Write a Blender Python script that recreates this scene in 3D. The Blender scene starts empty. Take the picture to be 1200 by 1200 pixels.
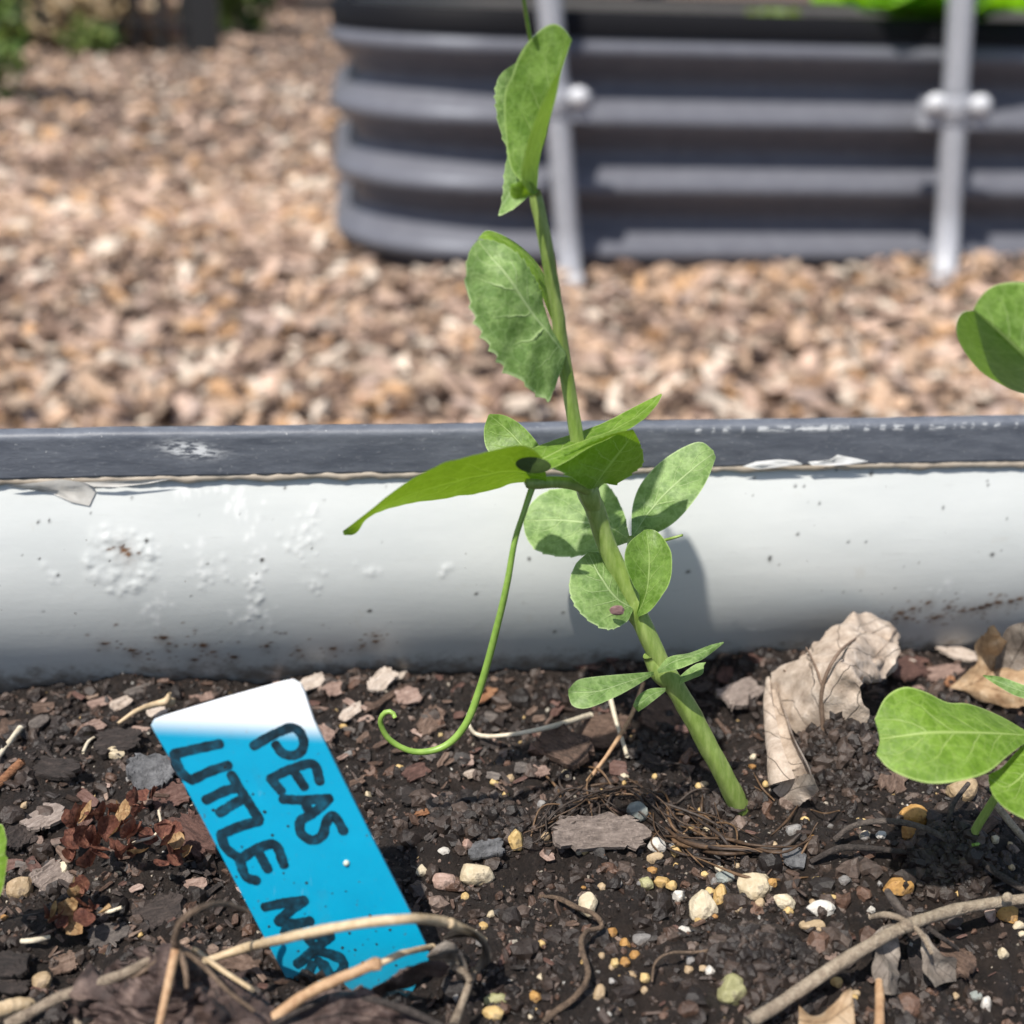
import bpy, bmesh, math, random
import numpy as np
from mathutils import Vector, Matrix, Quaternion

random.seed(7)
rng = np.random.default_rng(11)
C = bpy.context.scene.collection

# ------------------------------------------------------------------ camera
PITCH, ROLL, F = math.radians(24.0), 0.030, 1449.0
CAM = np.array([0.0, 0.0, 0.52])
_r = np.array([1.0, 0, 0]); _u = np.array([0, math.sin(PITCH), math.cos(PITCH)]); _f = np.array([0, math.cos(PITCH), -math.sin(PITCH)])
CR = _r * math.cos(ROLL) + _u * math.sin(ROLL)
CU = -_r * math.sin(ROLL) + _u * math.cos(ROLL)
cam_data = bpy.data.cameras.new('camera')
cam = bpy.data.objects.new('camera', cam_data)
C.objects.link(cam)
M = Matrix(((CR[0], CU[0], -_f[0], CAM[0]), (CR[1], CU[1], -_f[1], CAM[1]), (CR[2], CU[2], -_f[2], CAM[2]), (0, 0, 0, 1)))
cam.matrix_world = M
cam_data.sensor_width = 36
cam_data.lens = 36 * F / 1200
cam_data.clip_start = 0.01
cam_data.clip_end = 300
cam_data.dof.use_dof = True
cam_data.dof.focus_distance = 0.224
cam_data.dof.aperture_fstop = 14.5
cam_data.dof.aperture_blades = 0
bpy.context.scene.camera = cam

# ------------------------------------------------------------------ light
SUN_EL, SUN_AZ = math.radians(61), math.radians(36)          # the sun stands behind the camera, to its left
trav = Vector((math.sin(SUN_AZ) * math.cos(SUN_EL), math.cos(SUN_AZ) * math.cos(SUN_EL), -math.sin(SUN_EL)))
w = bpy.data.worlds.new('World'); bpy.context.scene.world = w; w.use_nodes = True
nt = w.node_tree
sky = nt.nodes.new('ShaderNodeTexSky'); sky.sky_type = 'NISHITA'; sky.sun_disc = False
sky.sun_elevation = SUN_EL; sky.sun_rotation = math.atan2(-trav.x, -trav.y)
sky.air_density = 1.0; sky.dust_density = 1.5
bg = nt.nodes['Background']; bg.inputs['Strength'].default_value = 0.10
nt.links.new(sky.outputs[0], bg.inputs[0])
sl = bpy.data.lights.new('sun', 'SUN'); sl.energy = 4.5; sl.angle = math.radians(0.8); sl.color = (1, 0.95, 0.87)
so = bpy.data.objects.new('sun', sl); C.objects.link(so)
so.rotation_euler = trav.to_track_quat('-Z', 'Y').to_euler(); so.location = (-2, -2, 4)
vs = bpy.context.scene.view_settings
vs.view_transform = 'Standard'; vs.look = 'None'; vs.exposure = 0.42; vs.gamma = 1; vs.use_curve_mapping = False

# ------------------------------------------------------------------ pixels of the photograph to rays
def ray(px, py):
    d = _f + CR * ((px - 600) / F) + CU * ((600 - py) / F)
    return d
def PY(px, py, Y):
    d = ray(px, py); return CAM + d * (Y / d[1])
def PZ(px, py, z):
    d = ray(px, py); return CAM + d * ((z - CAM[2]) / d[2])
def depth(p):
    return float(np.dot(np.asarray(p) - CAM, _f))
def pxm(p):                                    # metres per photo pixel at a point
    return depth(p) / F

# ------------------------------------------------------------------ noise
_tab = np.random.default_rng(3).random((256, 256))
def vn2(x, y):
    xi = np.floor(x).astype(int); yi = np.floor(y).astype(int)
    fx = x - xi; fy = y - yi
    fx = fx * fx * (3 - 2 * fx); fy = fy * fy * (3 - 2 * fy)
    a = _tab[xi & 255, yi & 255]; b = _tab[(xi + 1) & 255, yi & 255]
    c = _tab[xi & 255, (yi + 1) & 255]; d = _tab[(xi + 1) & 255, (yi + 1) & 255]
    return (a * (1 - fx) + b * fx) * (1 - fy) + (c * (1 - fx) + d * fx) * fy - 0.5
def fbm2(x, y, o=4, g=0.5):
    s = 0; a = 1
    for i in range(o):
        s = s + a * vn2(x + 17.3 * i, y + 9.1 * i); x = x * 2.03; y = y * 2.03; a *= g
    return s
_tab3 = np.random.default_rng(5).random((32, 32, 32))
def vn3(p):
    i = np.floor(p).astype(int); f = p - i; f = f * f * (3 - 2 * f)
    r = 0
    for dx in (0, 1):
        for dy in (0, 1):
            for dz in (0, 1):
                wt = (f[:, 0] if dx else 1 - f[:, 0]) * (f[:, 1] if dy else 1 - f[:, 1]) * (f[:, 2] if dz else 1 - f[:, 2])
                r = r + wt * _tab3[(i[:, 0] + dx) & 31, (i[:, 1] + dy) & 31, (i[:, 2] + dz) & 31]
    return r - 0.5
def fbm3(p, o=3, g=0.5):
    s = 0; a = 1
    for i in range(o):
        s = s + a * vn3(p + 5.7 * i); p = p * 2.03; a *= g
    return s

# ------------------------------------------------------------------ mesh helpers
def mesh_np(name, V, Fc, mat=None, parent=None, smooth=True, uv=None, col=None, colname='tint'):
    """V (n,3); Fc list of (m,k) integer arrays or one list of tuples."""
    me = bpy.data.meshes.new(name)
    V = np.asarray(V, dtype=np.float64)
    if isinstance(Fc, np.ndarray): Fc = [Fc]
    if len(Fc) and isinstance(Fc[0], np.ndarray):
        idx = np.concatenate([f.ravel() for f in Fc]); tot = np.concatenate([np.full(len(f), f.shape[1]) for f in Fc])
    else:
        idx = np.array([i for f in Fc for i in f]); tot = np.array([len(f) for f in Fc])
    me.vertices.add(len(V)); me.vertices.foreach_set('co', V.ravel())
    me.loops.add(len(idx)); me.loops.foreach_set('vertex_index', idx.astype(np.int32))
    me.polygons.add(len(tot)); st = np.concatenate([[0], np.cumsum(tot)[:-1]])
    me.polygons.foreach_set('loop_start', st.astype(np.int32)); me.polygons.foreach_set('loop_total', tot.astype(np.int32))
    me.polygons.foreach_set('use_smooth', np.full(len(tot), bool(smooth)))
    me.update(calc_edges=True)
    if uv is not None:
        l = me.uv_layers.new(name='uv'); l.data.foreach_set('uv', np.asarray(uv)[idx].ravel())
    if col is not None:
        a = me.color_attributes.new(colname, 'FLOAT_COLOR', 'POINT')
        c = np.ones((len(V), 4)); c[:, :3] = col; a.data.foreach_set('color', c.ravel())
    me.validate()
    o = bpy.data.objects.new(name, me); C.objects.link(o)
    if mat: me.materials.append(mat)
    if parent: o.parent = parent
    return o
def recentre(o):
    """moves a mesh object's origin to the middle of its base"""
    me = o.data; n = len(me.vertices); v = np.empty(n * 3); me.vertices.foreach_get('co', v); v = v.reshape(-1, 3)
    c = (v.min(0) + v.max(0)) / 2; c[2] = v[:, 2].min()
    me.vertices.foreach_set('co', (v - c).ravel()); me.update(); o.location = c
    return o
def tag(o, label, cat=None, group=None, kind=None):
    if label: o['label'] = label
    if cat: o['category'] = cat
    if group: o['group'] = group
    if kind: o['kind'] = kind
    return o
def thing(name, label, cat, group=None):
    o = bpy.data.objects.new(name, None); o.empty_display_size = 0.01; C.objects.link(o)
    return tag(o, label, cat, group)
def grid_faces(nu, nv, closed=False):
    a = np.arange(nu * nv).reshape(nu, nv)
    if closed: a = np.concatenate([a, a[:, :1]], 1)
    return np.stack([a[:-1, :-1], a[1:, :-1], a[1:, 1:], a[:-1, 1:]], -1).reshape(-1, 4)
def resample(P, n):
    P = np.asarray(P, float)
    if len(P) == 2:
        t = np.linspace(0, 1, n)[:, None]; return P[0] * (1 - t) + P[1] * t
    Q = np.vstack([2 * P[0] - P[1], P, 2 * P[-1] - P[-2]])
    out = []
    for i in range(1, len(Q) - 2):
        t = np.linspace(0, 1, 12, endpoint=False)[:, None]
        p0, p1, p2, p3 = Q[i - 1], Q[i], Q[i + 1], Q[i + 2]
        out.append(0.5 * (2 * p1 + (p2 - p0) * t + (2 * p0 - 5 * p1 + 4 * p2 - p3) * t ** 2 + (3 * p1 - p0 - 3 * p2 + p3) * t ** 3))
    out = np.vstack(out + [P[-1:]])
    d = np.concatenate([[0], np.cumsum(np.linalg.norm(np.diff(out[:, :3], axis=0), axis=1))])
    s = np.linspace(0, d[-1], n)
    return np.stack([np.interp(s, d, out[:, k]) for k in range(out.shape[1])], 1)
def tube_np(P, R, seg=10, cap=True, wob=0.0, seed=0, ridge=0.0):
    P = np.asarray(P, float); n = len(P); R = np.broadcast_to(np.asarray(R, float), (n,))
    T = np.gradient(P, axis=0); T /= np.linalg.norm(T, axis=1)[:, None] + 1e-12
    a = np.array([0, 0, 1.0]) if abs(T[0][2]) < 0.9 else np.array([1.0, 0, 0])
    N = np.cross(T[0], a); N /= np.linalg.norm(N)
    V = []
    ang = np.linspace(0, 2 * math.pi, seg, endpoint=False)
    for i in range(n):
        N = N - T[i] * np.dot(N, T[i]); N /= np.linalg.norm(N) + 1e-12
        B = np.cross(T[i], N)
        rr = R[i] * (1 + wob * vn2(np.cos(ang) * 1.5 + 10 + seed, np.sin(ang) * 1.5 + i * 0.35 + seed))
        rr = rr * (1 + ridge * np.cos(4 * ang + 0.25 * math.sin(i * .15)))
        V.append(P[i] + (np.cos(ang) * rr)[:, None] * N + (np.sin(ang) * rr)[:, None] * B)
    V = np.vstack(V); Fc = [grid_faces(n, seg, True)]
    if cap:
        V = np.vstack([V, P[:1] - T[0] * R[0] * 0.5, P[-1:] + T[-1] * R[-1] * 0.5]); k = n * seg
        j = np.arange(seg); j2 = (j + 1) % seg
        Fc += [np.stack([np.full(seg, k), j2, j], 1), np.stack([np.full(seg, k + 1), (n - 1) * seg + j, (n - 1) * seg + j2], 1)]
    return V, Fc
def join_np(parts):
    Vs, by, off = [], {}, 0
    for V, Fc in parts:
        Vs.append(V)
        for f in (Fc if isinstance(Fc, list) else [Fc]): by.setdefault(f.shape[1], []).append(f + off)
        off += len(V)
    return np.vstack(Vs), [np.vstack(v) for v in by.values()]
def box_np(c, s):
    v = np.array([[x, y, z] for x in (-.5, .5) for y in (-.5, .5) for z in (-.5, .5)]) * np.array(s) + np.array(c)
    return v, np.array([[0, 1, 3, 2], [4, 6, 7, 5], [0, 4, 5, 1], [2, 3, 7, 6], [0, 2, 6, 4], [1, 5, 7, 3]])
_ico = {}
def ico(n):
    if n not in _ico:
        bm = bmesh.new(); bmesh.ops.create_icosphere(bm, subdivisions=n, radius=1)
        _ico[n] = (np.array([v.co[:] for v in bm.verts]), np.array([[v.index for v in f.verts] for f in bm.faces])); bm.free()
    return _ico[n]

# ------------------------------------------------------------------ materials
class NM:
    def __init__(s, name):
        s.m = bpy.data.materials.new(name); s.m.use_nodes = True; s.t = s.m.node_tree
        s.b = s.t.nodes['Principled BSDF']; s.out = s.t.nodes['Material Output']
    def n(s, k, **kw):
        x = s.t.nodes.new(k)
        for a, b in kw.items(): setattr(x, a, b)
        return x
    def l(s, a, b): s.t.links.new(a, b)
    def math(s, op, a, b=None, c=None, clamp=False):
        x = s.n('ShaderNodeMath', operation=op, use_clamp=clamp)
        for i, v in enumerate((a, b, c)):
            if v is None: continue
            if isinstance(v, (int, float)): x.inputs[i].default_value = v
            else: s.l(v, x.inputs[i])
        return x.outputs[0]
    def step(s, v, a, b):
        x = s.n('ShaderNodeMapRange', interpolation_type='SMOOTHSTEP')
        s.l(v, x.inputs[0]); x.inputs[1].default_value = a; x.inputs[2].default_value = b
        return x.outputs[0]
    def mix(s, f, a, b, mode='MIX'):
        x = s.n('ShaderNodeMix', data_type='RGBA', blend_type=mode)
        for k, v in ((0, f), (6, a), (7, b)):
            if isinstance(v, (int, float)): x.inputs[k].default_value = v
            elif isinstance(v, tuple): x.inputs[k].default_value = (*v, 1) if len(v) == 3 else v
            else: s.l(v, x.inputs[k])
        return x.outputs[2]
    def noise(s, scale, detail=4, rough=0.55, coord='Object', stretch=None, dist=0.0):
        tc = s.n('ShaderNodeTexCoord'); x = s.n('ShaderNodeTexNoise')
        x.inputs['Scale'].default_value = scale; x.inputs['Detail'].default_value = detail; x.inputs['Roughness'].default_value = rough
        x.inputs['Distortion'].default_value = dist
        src = tc.outputs[coord]
        if stretch:
            mp = s.n('ShaderNodeMapping'); mp.inputs['Scale'].default_value = stretch; s.l(src, mp.inputs[0]); src = mp.outputs[0]
        s.l(src, x.inputs['Vector']); return x.outputs['Fac']
    def ramp(s, v, stops):
        x = s.n('ShaderNodeValToRGB'); e = x.color_ramp.elements
        while len(e) < len(stops): e.new(0.5)
        for k, (p, c) in zip(e, stops): k.position = p; k.color = (*c, 1)
        s.l(v, x.inputs[0]); return x.outputs[0]
    def bump(s, h, strength, dist):
        x = s.n('ShaderNodeBump'); x.inputs['Strength'].default_value = strength; x.inputs['Distance'].default_value = dist
        s.l(h, x.inputs['Height']); s.l(x.outputs[0], s.b.inputs['Normal']); return x.outputs[0]
    def base(s, c): 
        if isinstance(c, tuple): s.b.inputs['Base Color'].default_value = (*c, 1)
        else: s.l(c, s.b.inputs['Base Color'])
        return s
    def set(s, **kw):
        for k, v in kw.items(): s.b.inputs[k.replace('_', ' ')].default_value = v
        return s

def leaf_mat(name, dark, light, vein, trans, rough=0.42, tw=0.42, nveins=6.0):
    n = NM(name)
    uv = n.n('ShaderNodeUVMap', uv_map='uv'); sp = n.n('ShaderNodeSeparateXYZ'); n.l(uv.outputs[0], sp.inputs[0])
    u, v = sp.outputs[0], sp.outputs[1]
    av = n.math('ABSOLUTE', n.math('MULTIPLY_ADD', v, 2.0, -1.0))
    wob = n.noise(160, 3); big = n.noise(420, 5, 0.65); fine = n.noise(2400, 3)
    t = n.math('ADD', n.math('MULTIPLY', u, nveins), n.math('MULTIPLY', av, -1.7))
    t = n.math('ADD', t, n.math('MULTIPLY', wob, 0.9))
    d = n.math('ABSOLUTE', n.math('SUBTRACT', n.math('FRACT', t), 0.5))
    side = n.math('MULTIPLY', n.step(d, 0.435, 0.5), n.step(av, 0.95, 0.2))
    mid = n.step(n.math('MULTIPLY', av, n.math('MULTIPLY_ADD', u, 0.5, 0.8)), 0.055, 0.012)
    # network of fine veins
    tc = n.n('ShaderNodeTexCoord'); vo = n.n('ShaderNodeTexVoronoi', feature='DISTANCE_TO_EDGE'); vo.inputs['Scale'].default_value = 420
    n.l(tc.outputs['Object'], vo.inputs['Vector'])
    net = n.math('MULTIPLY', n.step(vo.outputs['Distance'], 0.10, 0.0), 0.16)
    edge = n.step(av, 0.94, 0.985)
    patch = n.step(big, 0.40, 0.60)
    c = n.mix(patch, dark, light)
    c = n.mix(n.math('MULTIPLY', n.step(n.noise(260, 4), 0.52, 0.7), 0.30), c, tuple(min(1, x * 1.25 + 0.035) for x in light))   # waxy bloom
    m = n.math('MAXIMUM', n.math('MAXIMUM', n.math('MULTIPLY', side, 0.62), n.math('MULTIPLY', mid, 0.8)), net)
    c = n.mix(1.0, c, n.ramp(n.noise(1700, 5, 0.75), [(0.3, (0.72, 0.72, 0.72)), (0.7, (1.25, 1.25, 1.25))]), 'MULTIPLY')
    c = n.mix(m, c, vein)
    c = n.mix(n.math('MULTIPLY', edge, 0.5), c, tuple(min(1, x * 1.3 + 0.03) for x in vein))
    n.base(c).set(Roughness=rough); n.b.inputs['Specular IOR Level'].default_value = 0.35
    h = n.math('ADD', n.math('MULTIPLY', n.math('MAXIMUM', side, mid), -0.6), n.math('MULTIPLY', fine, 0.25))
    h = n.math('ADD', h, n.math('MULTIPLY', big, 0.9))
    nb = n.bump(h, 0.45, 0.0004)
    tr = n.n('ShaderNodeBsdfTranslucent'); n.l(n.mix(n.math('MULTIPLY', m, 0.6), trans, tuple(x * 1.4 for x in trans)), tr.inputs[0]); n.l(nb, tr.inputs['Normal'])
    mx = n.n('ShaderNodeMixShader'); mx.inputs[0].default_value = tw
    n.l(n.b.outputs[0], mx.inputs[1]); n.l(tr.outputs[0], mx.inputs[2]); n.l(mx.outputs[0], n.out.inputs[0])
    return n.m
def bark_mat(name, a, b, c, stretch=(1, 4, 4), scale=420, rough=0.85):
    n = NM(name)
    oi = n.n('ShaderNodeObjectInfo')
    f = n.noise(scale, 6, 0.7, stretch=stretch); g = n.noise(scale * 4, 4, 0.7)
    k = n.math('ADD', f, n.math('MULTIPLY', n.math('SUBTRACT', oi.outputs['Random'], 0.5), 0.22))
    col = n.ramp(k, [(0.28, a), (0.5, b), (0.72, c)])
    col = n.mix(n.math('MULTIPLY', n.step(g, 0.55, 0.8), 0.5), col, tuple(x * 1.6 for x in c))
    col = n.mix(n.math('MULTIPLY', n.step(g, 0.45, 0.25), 0.6), col, tuple(x * 0.4 for x in a))
    n.base(col).set(Roughness=rough)
    n.bump(n.math('ADD', f, n.math('MULTIPLY', g, 0.5)), 0.8, 0.0009)
    return n.m
def stone_mat(name, a, b, rough=0.6, spots=None):
    n = NM(name); oi = n.n('ShaderNodeObjectInfo')
    f = n.noise(500, 5, 0.65); g = n.noise(2500, 3)
    c = n.ramp(n.math('ADD', f, n.math('MULTIPLY', n.math('SUBTRACT', oi.outputs['Random'], 0.5), 0.3)), [(0.3, a), (0.7, b)])
    c = n.mix(n.math('MULTIPLY', n.step(n.noise(330, 5, 0.7), 0.52, 0.64), 0.62), c, (0.07, 0.05, 0.04))
    if spots: c = n.mix(n.step(n.noise(900, 3), 0.58, 0.68), c, spots)
    n.base(c).set(Roughness=rough); n.bump(n.math('ADD', f, n.math('MULTIPLY', g, 0.4)), 0.5, 0.0005); return n.m
def dry_mat(name, a, b, c, tw=0.15, scale=260):
    n = NM(name)
    f = n.noise(scale, 6, 0.68); g = n.noise(1500, 4, 0.7)
    col = n.ramp(f, [(0.3, a), (0.5, b), (0.7, c)])
    col = n.mix(n.math('MULTIPLY', n.step(g, 0.62, 0.74), 0.75), col, tuple(x * 0.25 for x in a))
    uv = n.n('ShaderNodeUVMap', uv_map='uv'); sp = n.n('ShaderNodeSeparateXYZ'); n.l(uv.outputs[0], sp.inputs[0])
    av = n.math('ABSOLUTE', n.math('MULTIPLY_ADD', sp.outputs[1], 2.0, -1.0))
    t = n.math('ADD', n.math('ADD', n.math('MULTIPLY', sp.outputs[0], 4.0), n.math('MULTIPLY', av, -1.5)), n.math('MULTIPLY', n.noise(120, 2), 0.7))
    d = n.math('ABSOLUTE', n.math('SUBTRACT', n.math('FRACT', t), 0.5))
    vein = n.math('MAXIMUM', n.step(d, 0.465, 0.5), n.step(av, 0.04, 0.01))
    col = n.mix(n.math('MULTIPLY', vein, 0.6), col, tuple(x * 0.45 for x in a))
    n.base(col).set(Roughness=0.7)
    nb = n.bump(n.math('ADD', n.math('ADD', f, n.math('MULTIPLY', g, 0.3)), n.math('MULTIPLY', vein, 0.5)), 0.7, 0.0008)
    tr = n.n('ShaderNodeBsdfTranslucent'); n.l(col, tr.inputs[0])
    mx = n.n('ShaderNodeMixShader'); mx.inputs[0].default_value = tw
    n.l(n.b.outputs[0], mx.inputs[1]); n.l(tr.outputs[0], mx.inputs[2]); n.l(mx.outputs[0], n.out.inputs[0])
    return n.m
def plain(name, c, rough=0.5, scale=None, c2=None, bump=0.3, dist=0.0005, stretch=None, metal=0.0):
    n = NM(name)
    if scale:
        f = n.noise(scale, 5, 0.6, stretch=stretch); n.base(n.ramp(f, [(0.3, c), (0.7, c2 or c)])); n.bump(f, bump, dist)
    else: n.base(c)
    n.set(Roughness=rough, Metallic=metal); return n.m
def attr_mat(name, rough=0.9, scale=1500, bump=0.6, dist=0.0004):
    n = NM(name); a = n.n('ShaderNodeAttribute', attribute_name='tint')
    f = n.noise(scale, 5, 0.7)
    n.base(n.mix(1.0, a.outputs['Color'], n.ramp(f, [(0.25, (0.45, 0.45, 0.45)), (0.75, (1.35, 1.35, 1.35))]), 'MULTIPLY')).set(Roughness=rough)
    n.bump(f, bump, dist); return n.m

LEAF = leaf_mat('pea_leaf', (0.110, 0.205, 0.032), (0.205, 0.335, 0.070), (0.42, 0.56, 0.20), (0.24, 0.44, 0.018))
LEAF_WAX = leaf_mat('pea_leaf_waxy', (0.135, 0.235, 0.062), (0.255, 0.385, 0.125), (0.46, 0.58, 0.28), (0.22, 0.40, 0.05), 0.5, 0.32)
LEAF_BRIGHT = leaf_mat('pea_leaf_bright', (0.135, 0.255, 0.024), (0.205, 0.350, 0.045), (0.48, 0.62, 0.20), (0.30, 0.50, 0.015), 0.45, 0.42)
def _stem():
    n = NM('pea_stem'); f = n.noise(520, 5, 0.65, stretch=(1.6, 1.6, 0.30)); g = n.noise(2600, 3)
    n.base(n.ramp(f, [(0.3, (0.15, 0.235, 0.036)), (0.7, (0.32, 0.41, 0.125))])).set(Roughness=0.42)
    n.b.inputs['Subsurface Weight'].default_value = 0.15; n.b.inputs['Subsurface Radius'].default_value = (0.0010, 0.0016, 0.0004)
    n.bump(n.math('ADD', f, n.math('MULTIPLY', g, 0.3)), 0.3, 0.0003); return n.m
STEM = _stem()

# ------------------------------------------------------------------ wall frame (both beds run the same way)
YAW = math.radians(7.2)
WD = np.array([math.cos(YAW), math.sin(YAW), 0.0])       # along the bed wall
WN = np.array([math.sin(YAW), -math.cos(YAW), 0.0])      # out of the wall, towards the camera
RIM = 0.430
W0 = PZ(600, 491, RIM)                                   # a point on the near rim
WB, LOBE, AMP, Z0 = 0.0035, 0.0580, 0.0098, RIM - 0.0055
def wall_off(z):                                          # bulge of the corrugated sheet towards the bed's inside
    return AMP * np.sin((Z0 - z) / LOBE * math.pi) + 0.001
def wall_pt(s, z, lift=0.0):
    return W0 + s * WD + np.array([0, 0, z - W0[2]]) + WN * (float(wall_off(z)) + lift)
def wall_sz(px, py):
    d = ray(px, py); off = 0.0
    for _ in range(8):
        p0 = W0 + WN * off
        t = np.dot(p0 - CAM, WN) / np.dot(d, WN); p = CAM + d * t; off = float(wall_off(p[2]))
    return float(np.dot(p - W0, WD)), float(p[2])

# ------------------------------------------------------------------ soil height
SOIL = 0.3685
def soil_z(x, y):
    x = np.asarray(x, float); y = np.asarray(y, float)
    z = SOIL + 0.0012 + 0.020 * x + 0.0055 * fbm2(x * 34 + 40, y * 34 + 12, 3) + 0.0032 * fbm2(x * 130 + 7, y * 130 + 3, 3) + 0.0016 * np.abs(fbm2(x * 420, y * 420 + 60, 3))
    for cx, cy, r, h in MOUNDS: z = z + h * np.exp(-((x - cx) ** 2 + (y - cy) ** 2) / r ** 2)
    return z
MOUNDS = []
def G(px, py, h=0.0):
    d = ray(px, py); z = SOIL
    for _ in range(14):
        p = CAM + d * ((z + h - CAM[2]) / d[2]); z = 0.5 * z + 0.5 * float(soil_z(p[0], p[1]))
    return CAM + d * ((z + h - CAM[2]) / d[2])
for q, r, h in (((985, 890), 0.011, 0.005), ((1110, 1010), 0.012, 0.004), ((900, 1130), 0.012, 0.003), ((560, 960), 0.014, 0.003), ((70, 900), 0.02, 0.003)):
    p = PZ(*q, SOIL); MOUNDS.append((p[0], p[1], r, h))

# ================================================================== SETTING
def _ground_mat():
    n = NM('path_ground'); f = n.noise(22, 6, 0.7); g = n.noise(90, 5, 0.7)
    n.base(n.ramp(n.math('ADD', n.math('MULTIPLY', f, 0.5), n.math('MULTIPLY', g, 0.5)), [(0.3, (0.05, 0.035, 0.026)), (0.5, (0.17, 0.115, 0.085)), (0.7, (0.36, 0.26, 0.19))])).set(Roughness=0.95)
    n.bump(n.math('ADD', f, g), 1.0, 0.02); return n.m
GV, GF = [], None
xs = np.linspace(-60, 60, 81); ys = np.linspace(-30, 90, 81)
X, Y = np.meshgrid(xs, ys, indexing='ij')
gz = 0.15 * fbm2(X * 0.05 + 3, Y * 0.05 + 8, 3) * np.clip((np.hypot(X, Y) - 12) / 20, 0, 1) 
ground = mesh_np('ground', np.stack([X, Y, gz], -1).reshape(-1, 3), grid_faces(81, 81), _ground_mat())
tag(ground, 'brown mulched garden ground reaching to the trees', kind='structure')

# ------------------------------------------------------------------ soil of the near bed
def _soil_mat():
    n = NM('potting_soil'); f = n.noise(500, 8, 0.75); g = n.noise(2600, 5, 0.75); big = n.noise(60, 3)
    k = n.math('ADD', n.math('MULTIPLY', f, 0.6), n.math('MULTIPLY', g, 0.4))
    c = n.ramp(k, [(0.34, (0.005, 0.0035, 0.003)), (0.5, (0.026, 0.0180, 0.0145)), (0.70, (0.085, 0.060, 0.048))])
    c = n.mix(n.math('MULTIPLY', n.step(big, 0.5, 0.7), 0.4), c, (0.045, 0.030, 0.022))
    n.base(c).set(Roughness=0.58); n.bump(n.math('ADD', f, n.math('MULTIPLY', g, 0.8)), 1.0, 0.0016); return n.m
SOILM = _soil_mat()
sx = np.concatenate([np.linspace(-0.85, -0.28, 24, endpoint=False), np.arange(-0.28, -0.16, 0.0015), np.arange(-0.16, 0.16, 0.0006), np.arange(0.16, 0.28, 0.0015), np.linspace(0.28, 0.85, 24)])
sy = np.concatenate([np.linspace(-0.75, 0.11, 36, endpoint=False), np.arange(0.11, 0.285, 0.0006), np.linspace(0.285, 0.36, 6)])
X, Y = np.meshgrid(sx, sy, indexing='ij')
Z = soil_z(X, Y)
keep = None
SV = np.stack([X, Y, Z], -1).reshape(-1, 3); SF = grid_faces(len(sx), len(sy))
_b = (SV - W0) @ WN; _s = (SV - W0) @ WD
_in = (_b > -0.003) & ((np.abs(_s) < 0.80) | (_b > 0.15))            # the soil ends at the bed wall
SF = SF[_in[SF].all(1)]; _u = np.unique(SF); _m = np.zeros(len(SV), int); _m[_u] = np.arange(len(_u))
soil = mesh_np('soil', SV[_u], _m[SF], SOILM)
tag(soil, 'dark damp potting soil filling the near bed', kind='structure')

# ------------------------------------------------------------------ near raised bed
near = thing('raised_bed', 'near raised bed with pale chalky inner wall and grey rubber edge around the dark soil', 'raised bed', 'corrugated metal raised beds')
near.location = (0, 0, 0)
def _wall_mat():
    n = NM('wall_coating'); a = n.n('ShaderNodeAttribute', attribute_name='wear'); sp = n.n('ShaderNodeSeparateColor'); n.l(a.outputs['Color'], sp.inputs[0])
    big = n.noise(28, 4, stretch=(1, 1, 3)); f = n.noise(420, 5, 0.65); sc = n.noise(300, 6, 0.7, stretch=(0.25, 0.25, 2.2)); sp_ = n.noise(900, 2)
    c = n.ramp(big, [(0.3, (0.50, 0.52, 0.512)), (0.7, (0.575, 0.592, 0.58))])
    c = n.mix(n.math('MULTIPLY', n.step(sc, 0.6, 0.72), 0.35), c, (0.42, 0.43, 0.42))
    c = n.mix(n.math('MULTIPLY', n.step(n.noise(130, 5, 0.7), 0.60, 0.78), 0.4), c, (0.46, 0.44, 0.39))
    c = n.mix(n.step(sp_, 0.765, 0.785), c, (0.09, 0.07, 0.055))
    tc = n.n('ShaderNodeTexCoord'); s3 = n.n('ShaderNodeSeparateXYZ'); n.l(tc.outputs['Object'], s3.inputs[0])
    # soil dust and moisture creeping up from the soil line
    dirt = n.math('ADD', n.step(s3.outputs[2], RIM - 0.046, RIM - 0.062), n.math('MULTIPLY', n.math('SUBTRACT', n.noise(260, 6, 0.7), 0.5), 1.6))
    c = n.mix(n.math('MULTIPLY', n.step(dirt, 0.45, 1.15), 0.85), c, (0.14, 0.115, 0.09))
    c = n.mix(sp.outputs[1], c, (0.68, 0.69, 0.68))
    c = n.mix(sp.outputs[0], c, n.ramp(f, [(0.4, (0.055, 0.022, 0.009)), (0.6, (0.16, 0.075, 0.028))]))
    c = n.mix(sp.outputs[2], c, (0.02, 0.017, 0.014))
    n.base(c).set(Roughness=0.42)
    n.bump(n.math('ADD', n.math('MULTIPLY', f, 0.5), n.math('MULTIPLY', sc, 0.3)), 0.25, 0.0004); return n.m
WALLM = _wall_mat()
def _charcoal():
    n = NM('charcoal_coating'); f = n.noise(40, 4); g = n.noise(600, 3)
    n.base(n.ramp(f, [(0.3, (0.112, 0.115, 0.136)), (0.7, (0.138, 0.142, 0.164))])).set(Roughness=0.42)
    n.b.inputs['Specular IOR Level'].default_value = 0.28; n.b.inputs['Specular Tint'].default_value = (0.80, 0.87, 1.0, 1)
    n.bump(g, 0.08, 0.001); return n.m
CHAR = _charcoal()
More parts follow.
